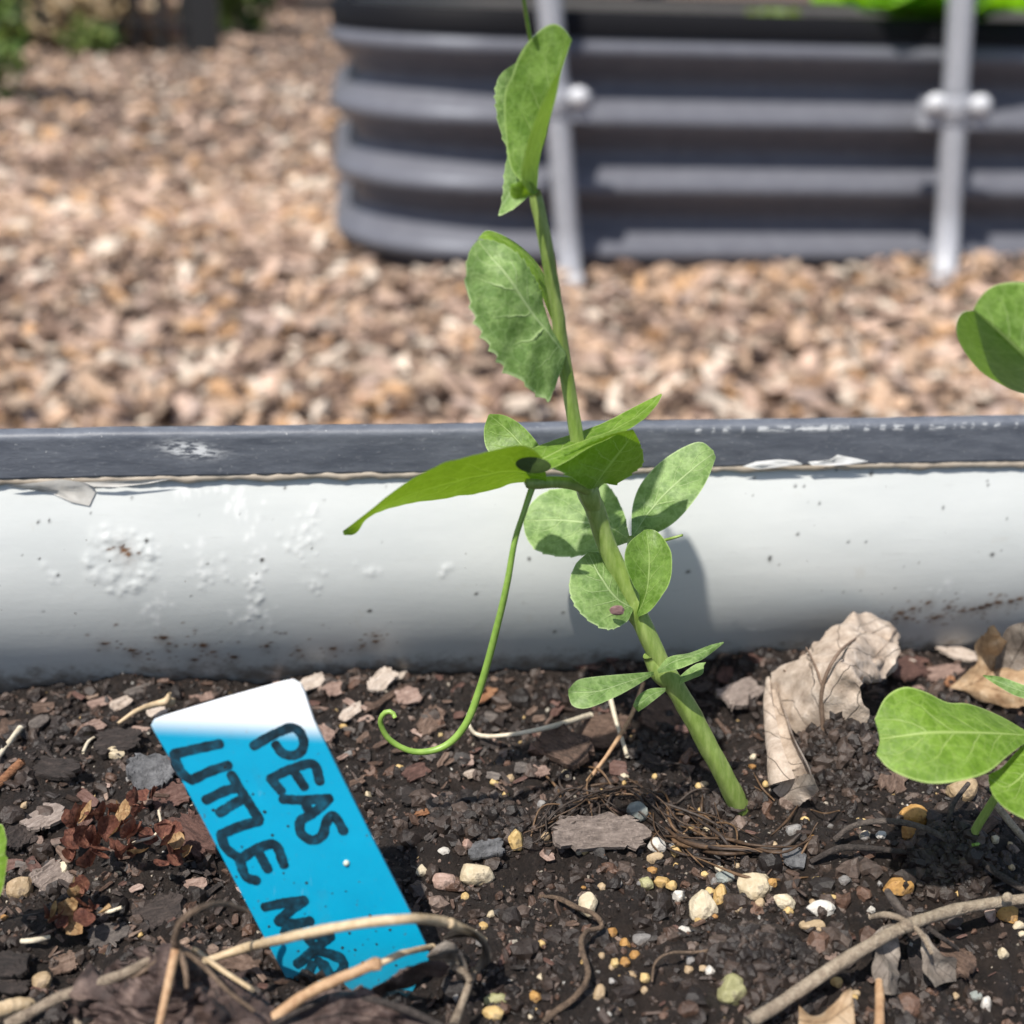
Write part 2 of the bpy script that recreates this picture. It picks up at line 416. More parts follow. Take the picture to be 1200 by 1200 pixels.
def _rubber():
    n = NM('edge_rubber'); f = n.noise(240, 6, 0.72, stretch=(0.35, 0.35, 1.6)); g = n.noise(900, 5, 0.75, stretch=(0.5, 0.5, 1.5)); a = n.n('ShaderNodeAttribute', attribute_name='wear')
    sp = n.n('ShaderNodeSeparateColor'); n.l(a.outputs['Color'], sp.inputs[0])
    c = n.ramp(f, [(0.35, (0.085, 0.095, 0.118)), (0.65, (0.145, 0.158, 0.185))])
    c = n.mix(n.math('MULTIPLY', n.step(g, 0.56, 0.72), 0.6), c, (0.28, 0.29, 0.31))
    c = n.mix(n.step(n.noise(1600, 3), 0.70, 0.74), c, (0.45, 0.45, 0.45))
    c = n.mix(n.math('MULTIPLY', sp.outputs[0], n.step(n.noise(700, 5, 0.7, stretch=(0.5, 0.5, 2.5)), 0.44, 0.54)), c, (0.72, 0.73, 0.74))
    n.base(c).set(Roughness=0.5); n.bump(n.math('ADD', f, g), 0.25, 0.0005); return n.m
RUB = _rubber()
BEIGE = plain('sealing_strip_beige', (0.34, 0.28, 0.215), 0.6, 300, (0.47, 0.41, 0.335), 0.3, 0.0004, (0.4, 0.4, 2))

ss = np.concatenate([np.linspace(-0.80, -0.15, 26, endpoint=False), np.arange(-0.15, 0.15, 0.00038), np.linspace(0.15, 0.80, 26)])
zz = np.concatenate([np.arange(RIM - 0.0095, RIM - 0.072, -0.00040), np.linspace(RIM - 0.0725, -0.01, 70)])
S, Zw = np.meshgrid(ss, zz, indexing='ij')
off = wall_off(Zw)
wear = np.zeros(S.shape + (3,))
def blob(px, py, rpx, ch=None, amt=1.0, bump=0.0, squash=1.0, sharp=2.0):
    s0, z0 = wall_sz(px, py); r = rpx * 0.275 / F
    i0, i1 = np.searchsorted(ss, [s0 - 4 * r, s0 + 4 * r])
    m = (np.abs(zz - z0) < 4 * r / squash)
    j = np.where(m)[0]
    if len(j) == 0 or i1 <= i0: return
    sl_ = np.ix_(np.arange(i0, i1), j)
    q = (((S[sl_] - s0) / r) ** 2 + ((Zw[sl_] - z0) / r * squash) ** 2)
    q = q * (1 + 1.2 * vn2(S[sl_] * 2200 + s0 * 9000, Zw[sl_] * 2200))
    g = np.exp(-np.clip(q, 0, 50) ** (sharp / 2))
    if ch is not None: 
        k = wear[..., ch]; k[sl_] = np.maximum(k[sl_], np.clip(g * amt * 1.3, 0, 1))
    if bump: off[sl_] += g * bump
rw = random.Random(4)
for k in range(105):                                      # the ring of blistered coating
    a = rw.uniform(0, 6.283); r = rw.gauss(37, 6) if k < 90 else rw.uniform(0, 30)
    blob(143 + r * math.cos(a) * 1.02, 657 + r * math.sin(a) * 0.85, rw.uniform(2.5, 5), 1, rw.uniform(0, .09), rw.uniform(0.00005, 0.00016), rw.uniform(.6, 1.6))
for cx, cy, n_, sx_, sy_ in ((245, 672, 22, 12, 9), (355, 637, 22, 11, 9), (364, 608, 14, 7, 9), (298, 690, 26, 7, 18), (375, 683, 8, 6, 6), (72, 673, 6, 8, 6), (172, 648, 8, 10, 6), (520, 668, 6, 5, 5), (433, 670, 6, 8, 6), (790, 665, 6, 7, 5)):
    for k in range(n_): blob(rw.gauss(cx, sx_), rw.gauss(cy, sy_), rw.uniform(1.8, 4), 1, rw.uniform(0.0, .35), rw.uniform(0.00005, 0.00015))
for cx, cy, n_, sx_, sy_ in ((232, 568, 18, 26, 5), (278, 590, 20, 8, 12), (300, 660, 16, 5, 26), (288, 632, 3, 3, 3), (182, 715, 16, 9, 8), (300, 728, 22, 14, 9), (232, 655, 8, 12, 20), (885, 735, 6, 6, 6), (1110, 690, 8, 10, 6)):
    for k in range(n_): blob(rw.gauss(cx, sx_), rw.gauss(cy, sy_), rw.uniform(1.5, 4), 1, rw.uniform(.25, .7), 0.00003, rw.uniform(.5, 1.3))
for px, py, r in ((146, 645, 4), (150, 649, 3), (143, 642, 3), (192, 747, 4.5), (198, 754, 3), (238, 756, 4.5), (155, 762, 4), (160, 766, 3), (250, 764, 3), (122, 754, 3.5), (228, 773, 4), (275, 770, 4), (312, 757, 3), (440, 752, 3.5), (425, 757, 3), (440, 745, 3), (350, 762, 3), (390, 760, 4),
                  (1055, 718, 4.5), (1062, 724, 4), (1070, 713, 3.5), (1095, 724, 4.5), (1100, 722, 3.5), (1112, 712, 3), (1140, 714, 4), (1150, 712, 4.5), (1158, 709, 4.5), (1170, 706, 5), (1185, 705, 4), (1088, 706, 3), (1050, 725, 3), (1128, 716, 3), (1195, 702, 4)):
    blob(px, py, r * 1.25, 0, 1.0, 0.00004, 1.8)
    for k in range(4): blob(px + rw.gauss(0, 9), py + rw.gauss(0, 3), rw.uniform(1.2, 2.4), 0, .8, 0, 1.6)
    blob(px, py + 3, 9, 0, 0.22, 0, 0.8)
for k in range(70): blob(rw.uniform(100, 480) if k % 2 else rw.uniform(1020, 1200), rw.uniform(730, 775) if k % 2 else rw.uniform(695, 735), rw.uniform(1.2, 2.6), 0, .7, 0, rw.uniform(.8, 2))
for px, py, r in ((307, 656, 4), (172, 633, 2.5), (155, 584, 2), (334, 572, 2.5), (558, 696, 3), (620, 655, 2.5), (660, 718, 3), (680, 713, 2), (932, 570, 2.2), (942, 570, 2), (980, 551, 2.4), (994, 546, 3), (1021, 555, 3), (884, 560, 2.5), (994, 635, 2.6), (1105, 595, 2.5), (1157, 564, 2.2), (1158, 569, 2), (1163, 650, 4), (902, 655, 3.4), (806, 670, 3.5), (46, 655, 2), (45, 612, 2), (58, 610, 1.8), (68, 674, 2.4), (433, 716, 4), (650, 740, 3), (935, 626, 2.5), (1015, 635, 2), (960, 590, 2)):
    blob(px, py, r * 0.62, 2, 1.0, 0.00003, rw.uniform(.7, 1.3))
for k in range(40): blob(rw.uniform(0, 1200), rw.uniform(560, 730), rw.uniform(0.6, 1.2), 2, .7)
P = W0 + S[..., None] * WD + WN * off[..., None]; P[..., 2] = Zw
mesh_np('wall_panel', P.reshape(-1, 3), grid_faces(len(ss), len(zz))[:, ::-1], WALLM, near, col=wear.reshape(-1, 3), colname='wear')
# the dark outside of the same sheet, 1 mm behind, and the other three sides
P2 = W0 + ss[::8, None, None] * WD + WN * (wall_off(zz[::3])[None, :, None] - 0.001); P2 = P2.copy(); P2[..., 2] = zz[::3][None, :]
mesh_np('outer_skin', P2.reshape(-1, 3), grid_faces(len(ss[::8]), len(zz[::3])), CHAR, near)
def side_wall(name, path, prof, mat, parent, flip=False):
    """sweeps a (offset, z) profile along a plan path; offset is to the left of the path"""
    path = np.asarray(path, float); T = np.gradient(path, axis=0); T /= np.linalg.norm(T, axis=1)[:, None]
    N = np.stack([-T[:, 1], T[:, 0]], 1)
    prof = np.asarray(prof, float)
    V = np.zeros((len(path), len(prof), 3))
    V[..., :2] = path[:, None, :] + N[:, None, :] * prof[None, :, 0, None]; V[..., 2] = prof[None, :, 1]
    f = grid_faces(len(path), len(prof))
    return mesh_np(name, V.reshape(-1, 3), f[:, ::-1] if flip else f, mat, parent)
def corner(cx, cy, r, a0, a1, n=10):
    a = np.radians(np.linspace(a0, a1, n)); return np.stack([cx + r * np.cos(a), cy + r * np.sin(a)], 1)
B = lambda s, b: (W0 + s * WD + WN * b)[:2]               # b: metres back from the rim towards the viewer's side
yd = math.degrees(YAW)
loop = [B(0.80, 0.0)]
loop += list(corner(*B(0.80, 0.15), 0.15, 90 + yd, yd, 8)) + list(corner(*B(0.80, 0.95), 0.15, yd, yd - 90, 8))
loop += list(corner(*B(-0.80, 0.95), 0.15, yd - 90, yd - 180, 8)) + list(corner(*B(-0.80, 0.15), 0.15, yd + 180, yd + 90, 8))
loop = np.array([p for i, p in enumerate(loop) if i == 0 or np.linalg.norm(p - loop[i - 1]) > 1e-6])
zc = np.linspace(RIM - 0.0095, -0.01, 80)
side_wall('wall_panel', loop, np.stack([-wall_off(zc), zc], 1), WALLM, near)
# the rubber edge: a rounded strip pressed over the top of the sheet
prof = [(0.0053, -0.0098), (0.0054, -0.0060), (0.0054, -0.0030), (0.0054, -0.0014), (0.0052, -0.0006), (0.0046, -0.0001), (0.0036, 0.0), (0.0, 0.0), (-0.0036, 0.0), (-0.0046, -0.0007), (-0.0052, -0.0022), (-0.0052, -0.0098), (-0.0020, -0.0098), (-0.0018, -0.0085), (0.0028, -0.0085), (0.0030, -0.0098), (0.0052, -0.0098)]
prof = resample(np.array([(a if a > 0 else 0.0020 + a * 0.1, b, 0) for a, b in prof])[:-1], 60)
s2 = np.concatenate([np.linspace(-0.80, -0.15, 20, endpoint=False), np.arange(-0.15, 0.15, 0.0006), np.linspace(0.15, 0.80, 20)])
TV = W0 + s2[:, None, None] * WD + WN * prof[None, :, 0, None]; TV = TV.copy()
TV[..., 2] = RIM + prof[None, :, 1] + (0.00025 * fbm2(s2 * 60, s2 * 0 + 4, 3))[:, None]
TV += WN * (0.00005 * fbm2(s2[:, None] * 300, np.arange(60)[None, :] * 0.4 + 9, 3))[..., None]
tw = np.zeros(TV.shape)
sA, _ = wall_sz(228, 523); sB, _ = wall_sz(900, 500)
zrel = prof[None, :, 1]
tw[..., 0] = np.maximum(np.exp(-((s2[:, None] - sA) / 0.0048) ** 2) * np.exp(-((zrel + 0.0040 + 0.12 * (s2[:, None] - sA)) / 0.0014) ** 2) * 1.7,
                        (s2[:, None] > sB - 0.02) * np.exp(-((zrel + 0.0012) / 0.0005) ** 2) * 0.9 * (vn2(s2 * 900, s2 * 0)[:, None] > 0.02)).clip(0, 1)
edge_trim = mesh_np('edge_trim', TV.reshape(-1, 3), grid_faces(len(s2), 60, True), RUB, near, col=tw.reshape(-1, 3), colname='wear')
Tl = resample(np.array([(*p, 0) for p in loop]), 200)[:, :2]
side_wall('edge_trim', Tl, np.vstack([np.stack([-prof[:, 0], RIM + prof[:, 1]], 1), [[-prof[0, 0], RIM + prof[0, 1]]]]), RUB, near, True)
# beige sealing strip that peeps out below the rubber
bz = resample(np.array([(0.0030, -0.0092, 0), (0.0050, -0.0096, 0), (0.0054, -0.0104, 0), (0.0053, -0.0109, 0), (0.0050, -0.0112, 0)]), 8)
s3_ = np.concatenate([np.linspace(-0.79, -0.15, 60, endpoint=False), np.arange(-0.15, 0.15, 0.0006), np.linspace(0.15, 0.79, 60)])
BV = W0 + s3_[:, None, None] * WD + WN * (bz[None, :, 0, None] + (0.0003 * fbm2(s3_ * 400, s3_ * 0 + 2, 3))[:, None, None]); BV = BV.copy()
BV[..., 2] = RIM + bz[None, :, 1] + (0.0007 * fbm2(s3_ * 250, s3_ * 0 + 31, 4))[:, None] * (np.arange(8) / 7.0)[None, :]
mesh_np('sealing_strip', BV.reshape(-1, 3), grid_faces(len(s3_), 8), BEIGE, near)
FILM = plain('torn_film', (0.72, 0.71, 0.68), 0.4, 400, (0.82, 0.82, 0.81), 0.3, 0.0004)
FILMB = plain('torn_film_dusty', (0.50, 0.47, 0.42), 0.5, 300, (0.66, 0.64, 0.60), 0.3, 0.0004)
def film(pts, mat, lift, seed):
    """a torn scrap of the protective film: polygon given by its outline, slightly cockled"""
    P3 = []
    for (px, py) in pts:
        s, z = wall_sz(px, py); p = W0 + s * WD + WN * (max(float(wall_off(z)), 0.0057 if z > RIM - 0.012 else 0) + lift); p[2] = z; P3.append(p)
    P3 = np.array(P3); c = P3.mean(0); n = len(P3)
    rings = [c[None]] + [c + (P3 - c) * k + WN * (0.0006 * fbm2(np.arange(n) * 0.9 + seed, np.arange(n) * 0.0 + k * 5, 2))[:, None] for k in (0.4, 0.75, 1.0)]
    V = np.vstack(rings); Fc = []
    for i in range(n): Fc.append((0, 1 + i, 1 + (i + 1) % n))
    for r_ in range(2):
        for i in range(n): j = (i + 1) % n; Fc.append((1 + r_ * n + i, 1 + (r_ + 1) * n + i, 1 + (r_ + 1) * n + j, 1 + r_ * n + j))
    return mesh_np('film_scrap', V, Fc, mat, near)
film([(940, 534), (952, 533), (965, 531), (973, 524), (980, 526), (995, 529), (1010, 533), (990, 537), (965, 539), (945, 538)], FILM, 0.0008, 1)
film([(10, 565), (45, 560), (75, 556), (110, 562), (113, 575), (105, 592), (85, 588), (62, 578), (35, 572)], FILMB, 0.0003, 2)
film([(865, 540), (880, 534), (905, 531), (925, 532), (935, 537), (910, 541), (885, 544)], FILM, 0.0006, 3)
film([(100, 560), (135, 558), (170, 556), (205, 555), (180, 561), (140, 566), (112, 566)], FILMB, 0.0004, 5)

# ------------------------------------------------------------------ far raised bed
FB = PZ(660, 324, 0.0)                                     # foot of the far wall below the left pole
FD = 0.0
fH = PY(660, 15, FB[1])[2]
far = thing('raised_bed', 'far charcoal corrugated raised bed with rounded corner behind the wood chip path', 'raised bed', 'corrugated metal raised beds')
far.location = (float(FB[0]), float(FB[1]), 0)
far_parent_inv = Matrix.Translation(-Vector(far.location))
def FBp(s, b): return (FB + s * WD + WN * (-b))[:2]        # b: metres behind the front face
zc = np.linspace(fH - 0.005, -0.03, 150); NR = 4
zr1, zr4 = PY(660, 49, FB[1])[2], PY(660, 288, FB[1])[2]
pitch = (zr1 - zr4) / 3
fo = 0.024 * np.cos((zr1 - 0.10 * pitch - zc) / pitch * 2 * math.pi)
sl0 = -0.12                                                # where the front face turns into the corner
Rc = 0.27
front = [FBp(s, 0) for s in np.linspace(2.2, sl0, 24)]
cl = FB[:2] + (sl0 * WD - WN * Rc)[:2]
lp = front + list(corner(*cl, Rc, yd + 270, yd + 180, 18))[1:] 
cb = FB[:2] + (sl0 * WD - WN * (1.0 - Rc))[:2]
lp += list(corner(*cb, Rc, yd + 180, yd + 90, 14)) + [FBp(s, 1.0) for s in np.linspace(sl0, 2.2, 12)][1:]
lp = np.array(lp)
def reparent(o, p): o.parent = p; o.matrix_parent_inverse = Matrix.Translation(-Vector(p.location)); return o
reparent(side_wall('wall_panel', lp, np.stack([fo, zc], 1), CHAR, None, True), far)
reparent(side_wall('inner_skin', lp, np.stack([fo - 0.002, zc], 1), WALLM, None), far)
tp = [(0.020, -0.034), (0.021, 0.000), (0.014, 0.006), (-0.010, 0.006), (-0.014, 0.000), (-0.012, -0.020), (0.008, -0.034), (0.020, -0.034)]
BLK = plain('black_rubber_edge', (0.006, 0.006, 0.008), 0.6, 200, (0.010, 0.010, 0.012)); BLK.node_tree.nodes['Principled BSDF'].inputs['Specular IOR Level'].default_value = 0.12
reparent(side_wall('edge_trim', resample(np.array([(*p, 0) for p in lp]), 160)[:, :2], np.array([(a, fH + b) for a, b in tp]), BLK, None, True), far)
bsv = []
for s in np.linspace(sl0, 2.15, 30):
    for b in np.linspace(0.05, 0.95, 14):
        q = FBp(s, b); bsv.append((q[0], q[1], fH - 0.05 + 0.03 * float(fbm2(np.array(s * 9), np.array(b * 9), 3))))
fs = mesh_np('soil', bsv, grid_faces(30, 14), plain('far_bed_soil', (0.10, 0.07, 0.055), 0.95, 60, (0.26, 0.19, 0.15), 1.0, 0.01))
tag(fs, 'brown soil filling the far raised bed', kind='structure')

# poles of the trellis standing in front of the far bed
GALV = plain('galvanised_pipe', (0.30, 0.31, 0.34), 0.4, 120, (0.42, 0.43, 0.47), 0.1, 0.001)
PALE = plain('pale_plastic_cap', (0.62, 0.63, 0.66), 0.4)
def pole(top, bot, w_px, clamp_row, label, foot):
    Yb = FB[1] + (bot[0] - 660) / F * 2.2 * math.tan(YAW) - 0.09
    p0 = PY(*bot, Yb); p1 = PY(*top, Yb)
    d = (p1 - p0) / np.linalg.norm(p1 - p0); 
    t = thing('trellis_pole', label, 'pole', 'metal trellis poles by the far bed'); t.location = p0
    r = w_px / 2 * pxm(p0)
    V, Fc = tube_np(resample([p0 - d * 0.05, p1 + d * 1.1], 12), r, 20); reparent(mesh_np('pipe', V, Fc, GALV), t)
    k = (bot[1] - clamp_row) / (bot[1] - top[1]); c = p0 + (p1 - p0) * k
    Vc, Fcc = tube_np(np.array([c - d * 0.022, c - d * 0.018, c + d * 0.018, c + d * 0.022]), [r * 1.15, r * 1.3, r * 1.3, r * 1.15], 20)
    cl_ = reparent(mesh_np('clamp', Vc, Fcc, GALV), t)
    for sg in (-1, 1):
        bv, bf = ico(3); q = c + np.array([sg * r * 1.75, -r * 0.7, 0.004])
        b = mesh_np('bolt_cap', bv * np.array([r * 0.85, r * 0.55, r * 0.80]) + q, bf, PALE); b.parent = cl_
        V2, F2 = box_np(c + np.array([sg * r * 1.75, -r * 0.1, -0.012]), (r * 2.0, r * 0.7, 0.046)); lg = mesh_np('lug', V2, F2, GALV, smooth=False); lg.parent = cl_
    if foot:
        bv, bf = ico(3); reparent(mesh_np('foot_cap', bv * np.array([r * 1.25, r * 1.25, r * 1.2]) + p0, bf, PALE), t)
    return t
pole((643, -10), (669, 330), 27, 108, 'grey metal trellis pole rising behind the pea stem, white cap at its foot', True)
pole((1127, -10), (1108, 300), 28, 118, 'grey metal trellis pole with two-bolt clamp, foot buried in chips, below bright lettuce', False)

# lettuce in the far bed
LET = leaf_mat('lettuce_leaf', (0.16, 0.40, 0.02), (0.24, 0.52, 0.03), (0.34, 0.60, 0.08), (0.30, 0.62, 0.01))
LET2 = leaf_mat('seedling_leaf', (0.22, 0.33, 0.08), (0.30, 0.42, 0.12), (0.4, 0.5, 0.2), (0.3, 0.42, 0.05))

# ------------------------------------------------------------------ leaf loft
def poly3(pts, mode, dz=0.0):
    out = []
    for a in pts:
        if mode == 'Y': out.append(PY(a[0], a[1], a[2] + dz))
        else: out.append(G(a[0], a[1], a[2] + dz))
    return np.array(out)
def loft(name, L, Mi, R, mat, parent=None, mode='Y', nu=40, nv=17, curve=0.6, wr=0.0, wf=120, teeth=0.0, dz=0.0, seed=0, holes=0.0):
    l, m, r = (resample(poly3(p, mode, dz), nu) for p in (L, Mi, R))
    v = np.linspace(-1, 1, nv)
    if teeth:
        uu = np.linspace(0, 1, nu); ph = uu * 15 + 1.2 * vn2(uu * 7 + seed, uu * 0 + 3)
        e = 1 + teeth * 1.3 * ((ph % 1) ** 2.2 - 0.35) * np.clip(uu * 5, 0, 1) * np.clip((1 - uu) * 6, 0, 1) * (0.55 + 0.9 * (vn2(uu * 9 + seed, uu * 0) + .5))
        l = m + (l - m) * e[:, None]; r = m + (r - m) * np.roll(e, 3)[:, None]
    V = np.zeros((nu, nv, 3))
    for j, t in enumerate(v):
        lin = (m + (l - m) * -t) if t < 0 else (m + (r - m) * t)
        qd = l * (t * (t - 1) / 2) + m * (1 - t * t) + r * (t * (t + 1) / 2)
        V[:, j] = lin * (1 - curve) + qd * curve
    du = np.gradient(V, axis=0); dv = np.gradient(V, axis=1); N = np.cross(du, dv); N /= np.linalg.norm(N, axis=2)[..., None] + 1e-15
    if wr:
        k = fbm2(V[..., 0] * wf + seed * 3.1, V[..., 1] * wf + V[..., 2] * wf * 0.8 + seed, 3)
        V = V + N * (k * wr)[..., None] * (np.clip(np.linspace(0, 1, nu) * 5, 0, 1) * np.clip((1 - np.linspace(0, 1, nu)) * 4 + .15, 0, 1))[:, None, None]
    uv = np.stack(np.meshgrid(np.linspace(0, 1, nu), (v + 1) / 2, indexing='ij'), -1).reshape(-1, 2)
    return mesh_np(name, V.reshape(-1, 3), grid_faces(nu, nv), mat, parent, uv=uv)
def stem(name, pts, mat, parent=None, mode='Y', n=40, seg=12, wob=0.06, dz=0.0, seed=0, ridge=0.0):
    """pts: (px, py, Y or height, width in photo pixels)"""
    P3 = poly3(pts, mode, dz); Rr = np.array([a[3] / 2 * pxm(p) for a, p in zip(pts, P3)])
    Q = resample(np.hstack([P3, Rr[:, None]]), n)
    V, Fc = tube_np(Q[:, :3], np.maximum(Q[:, 3], 1e-5), seg, True, wob, seed, ridge)
    return mesh_np(name, V, Fc, mat, parent)

# ================================================================== MAIN PEA PLANT
pea = thing('pea_plant', 'tall young pea plant climbing in the middle, its top leaves against the far bed', 'pea plant', 'pea plants')
base = G(866, 946); pea.location = (0, 0, 0)
YB = float(base[1])
stem('stem', [(890, 1002, YB + .003, 21), (878, 970, YB + .002, 22), (863, 938, YB, 23), (842, 897, YB - .001, 22), (803, 825, YB - .001, 23.5), (775, 778, YB - .001, 22), (758, 742, YB - .001, 21), (735, 692, YB, 22.5), (712, 640, YB + .001, 22), (695, 592, YB + .001, 23), (686, 572, YB + .001, 21), (680, 535, YB + .001, 17), (673, 495, YB + .001, 15), (662, 430, YB + .001, 16), (652, 360, YB, 15), (640, 290, YB - .001, 15), (630, 240, YB - .001, 15), (627, 224, YB - .001, 12)], STEM, pea, n=150, seg=28, wob=0.12, ridge=0.055)
stem('stem_node', [(698, 598, YB + .001, 16), (692, 583, YB, 25), (687, 570, YB, 24), (682, 556, YB + .001, 12)], STEM, pea, n=10)
stem('stem_node', [(786, 804, YB - .001, 16), (776, 790, YB - .001, 26), (770, 780, YB - .001, 25), (762, 766, YB - .001, 19)], STEM, pea, n=10)
stem('stem_node', [(755, 738, YB - .001, 16), (747, 720, YB - .0005, 25), (744, 712, YB - .0005, 25), (736, 694, YB, 20)], STEM, pea, n=10)
stem('leaf_stalk', [(690, 573, YB - .001, 17), (672, 567, YB - .003, 15), (650, 565, YB - .005, 14), (628, 566, YB - .006, 15), (617, 566, YB - .006, 12)], STEM, pea, n=20)
TEND = plain('tendril_green', (0.17, 0.30, 0.045), 0.4, 600, (0.26, 0.40, 0.08), 0.2, 0.0003)
Yt = YB
stem('tendril', [(624, 570, Yt - .006, 8), (614, 600, Yt - .008, 7), (603, 635, Yt - .009, 7), (594, 685, Yt - .010, 8), (581, 740, Yt - .010, 8.5), (563, 805, Yt - .010, 9), (545, 850, Yt - .011, 9), (520, 875, Yt - .012, 8.5), (486, 881, Yt - .013, 7.5), (458, 868, Yt - .013, 7), (446, 848, Yt - .013, 6.5), (450, 836, Yt - .013, 6.5), (459, 834, Yt - .013, 6), (463, 841, Yt - .0135, 5)], TEND, pea, n=90, seg=10)
stem('tendril', [(632, 110, YB + .007, 5), (626, 70, YB + .007, 5), (622, 48, YB + .006, 5), (617, 20, YB + .004, 5), (611, -15, YB, 4.5), (600, -60, YB, 4)], TEND, pea, n=24, seg=8)
y = YB
# top folded leaf
loft('leaf', [(628, 226, y - .001), (600, 200, y + .001), (592, 155, y + .003), (591, 110, y + .004), (600, 88, y + .004), (606, 70, y + .004), (618, 50, y + .004), (636, 33, y + .004), (650, 28, y + .004), (661, 34, y + .002), (670, 46, y)],
     [(629, 228, y - .001), (632, 192, y + .001), (640, 150, y + .002), (650, 115, y + .002), (658, 85, y + .002), (670, 47, y)],
     [(620, 226, y - .006), (611, 208, y - .010), (615, 180, y - .011), (624, 148, y - .011), (636, 120, y - .010), (647, 95, y - .008), (660, 66, y - .004), (670, 48, y)], LEAF, pea, curve=0.35, nv=25, nu=50, wr=.0004, wf=200, seed=1)
loft('leaf', [(630, 226, y - .003), (615, 232, y - .005), (604, 234, y - .006), (598, 229, y - .006), (598, 217, y - .006)],
     [(630, 226, y - .002), (622, 224, y - .004), (612, 222, y - .006), (602, 219, y - .0065), (598, 216, y - .006)],
     [(630, 222, y - .002), (624, 214, y - .005), (615, 211, y - .0062), (605, 214, y - .0064), (598, 216, y - .006)], LEAF_BRIGHT, pea, nu=24, nv=11)
loft('leaf', [(622, 228, y + .002), (600, 246, y + .001), (585, 251, y + .002), (588, 235, y + .003), (591, 200, y + .005), (594, 178, y + .006), (585, 150, y + .007), (580, 120, y + .008), (581, 98, y + .009), (590, 84, y + .009), (604, 74, y + .008)],
     [(624, 227, y + .002), (612, 215, y + .004), (607, 180, y + .006), (600, 140, y + .008), (598, 105, y + .009), (604, 75, y + .008)],
     [(626, 225, y + .002), (622, 200, y + .005), (618, 170, y + .007), (612, 130, y + .009), (608, 100, y + .009), (605, 75, y + .008)], LEAF_WAX, pea, teeth=.09, seed=3, nu=120)
# second folded leaf
loft('leaf', [(663, 419, y - .001), (656, 440, y - .002), (645, 468, y - .004), (626, 462, y - .005), (612, 448, y - .006), (592, 436, y - .006), (578, 415, y - .007), (560, 385, y - .007), (549, 350, y - .006), (546, 315, y - .005), (551, 293, y - .003), (560, 281, y - .001)],
     [(663, 416, y - .001), (645, 392, y - .003), (620, 360, y - .004), (595, 325, y - .004), (572, 296, y - .002), (559, 281, y - .001)],
     [(663, 412, y), (651, 390, y - .001), (640, 362, y - .001), (628, 332, y - .001), (612, 306, y - .001), (592, 288, y - .001), (574, 281, y - .001), (560, 281, y - .001)], LEAF_WAX, pea, teeth=.07, seed=2, wr=.0008, wf=190, nv=27, nu=150)
loft('leaf', [(662, 410, y + .001), (645, 372, y), (630, 335, y), (612, 307, y), (590, 288, y), (570, 281, y), (560, 280, y)],
     [(662, 408, y + .002), (649, 368, y + .002), (636, 326, y + .002), (615, 298, y + .002), (592, 282, y + .002), (573, 275, y + .001), (561, 279, y)],
     [(662, 405, y + .004), (650, 366, y + .005), (643, 335, y + .005), (632, 312, y + .005), (612, 290, y + .005), (590, 276, y + .004), (571, 270, y + .003), (561, 278, y)], LEAF_BRIGHT, pea, seed=4, nv=13)
# the long leaf held flat below it
loft('leaf', [(640, 556, y - .008), (634, 535, y - .012), (612, 521, y - .015), (570, 529, y - .017), (515, 545, y - .019), (470, 572, y - .019), (428, 601, y - .018), (402, 622, y - .016)],
     [(640, 560, y - .007), (600, 552, y - .009), (556, 558, y - .011), (510, 571, y - .013), (460, 590, y - .015), (425, 610, y - .016), (402, 624, y - .016)],
     [(640, 567, y - .006), (604, 566, y - .003), (560, 577, y - .004), (500, 587, y - .007), (448, 598, y - .011), (430, 607, y - .013), (416, 625, y - .015), (403, 627, y - .016)], LEAF_BRIGHT, pea, seed=5, wr=.0006, wf=150, nv=25, nu=56)
loft('leaf', [(612, 548, y - .010), (616, 530, y - .006), (640, 519, y + .002), (700, 499, y + .008), (745, 476, y + .010), (775, 461, y + .010)],
     [(614, 550, y - .010), (640, 535, y - .006), (680, 519, y), (715, 505, y + .003), (750, 485, y + .007), (775, 462, y + .010)],
     [(620, 556, y - .010), (656, 545, y - .010), (690, 526, y - .006), (722, 511, y - .002), (750, 495, y + .003), (768, 477, y + .007), (776, 463, y + .010)], LEAF_BRIGHT, pea, seed=6, wr=.0005, nv=21)
loft('leaf', [(692, 575, y - .002), (672, 562, y - .006), (648, 545, y - .008), (676, 526, y - .006), (712, 510, y - .003), (742, 503, y)],
     [(694, 574, y - .002), (706, 556, y - .001), (722, 535, y), (735, 518, y + .001), (742, 504, y)],
     [(698, 577, y - .001), (708, 567, y + .004), (722, 568, y + .006), (740, 556, y + .007), (754, 543, y + .007), (751, 522, y + .004), (743, 505, y)], LEAF_BRIGHT, pea, seed=7, teeth=.06, nv=21, nu=110)
loft('leaf', [(640, 545, y + .008), (590, 540, y + .010), (571, 527, y + .012), (567, 505, y + .014), (572, 487, y + .015)],
     [(642, 545, y + .008), (618, 528, y + .011), (597, 506, y + .014), (573, 486, y + .015)],
     [(645, 545, y + .008), (632, 522, y + .012), (612, 499, y + .015), (592, 487, y + .016), (574, 485, y + .015)], LEAF, pea, seed=8)
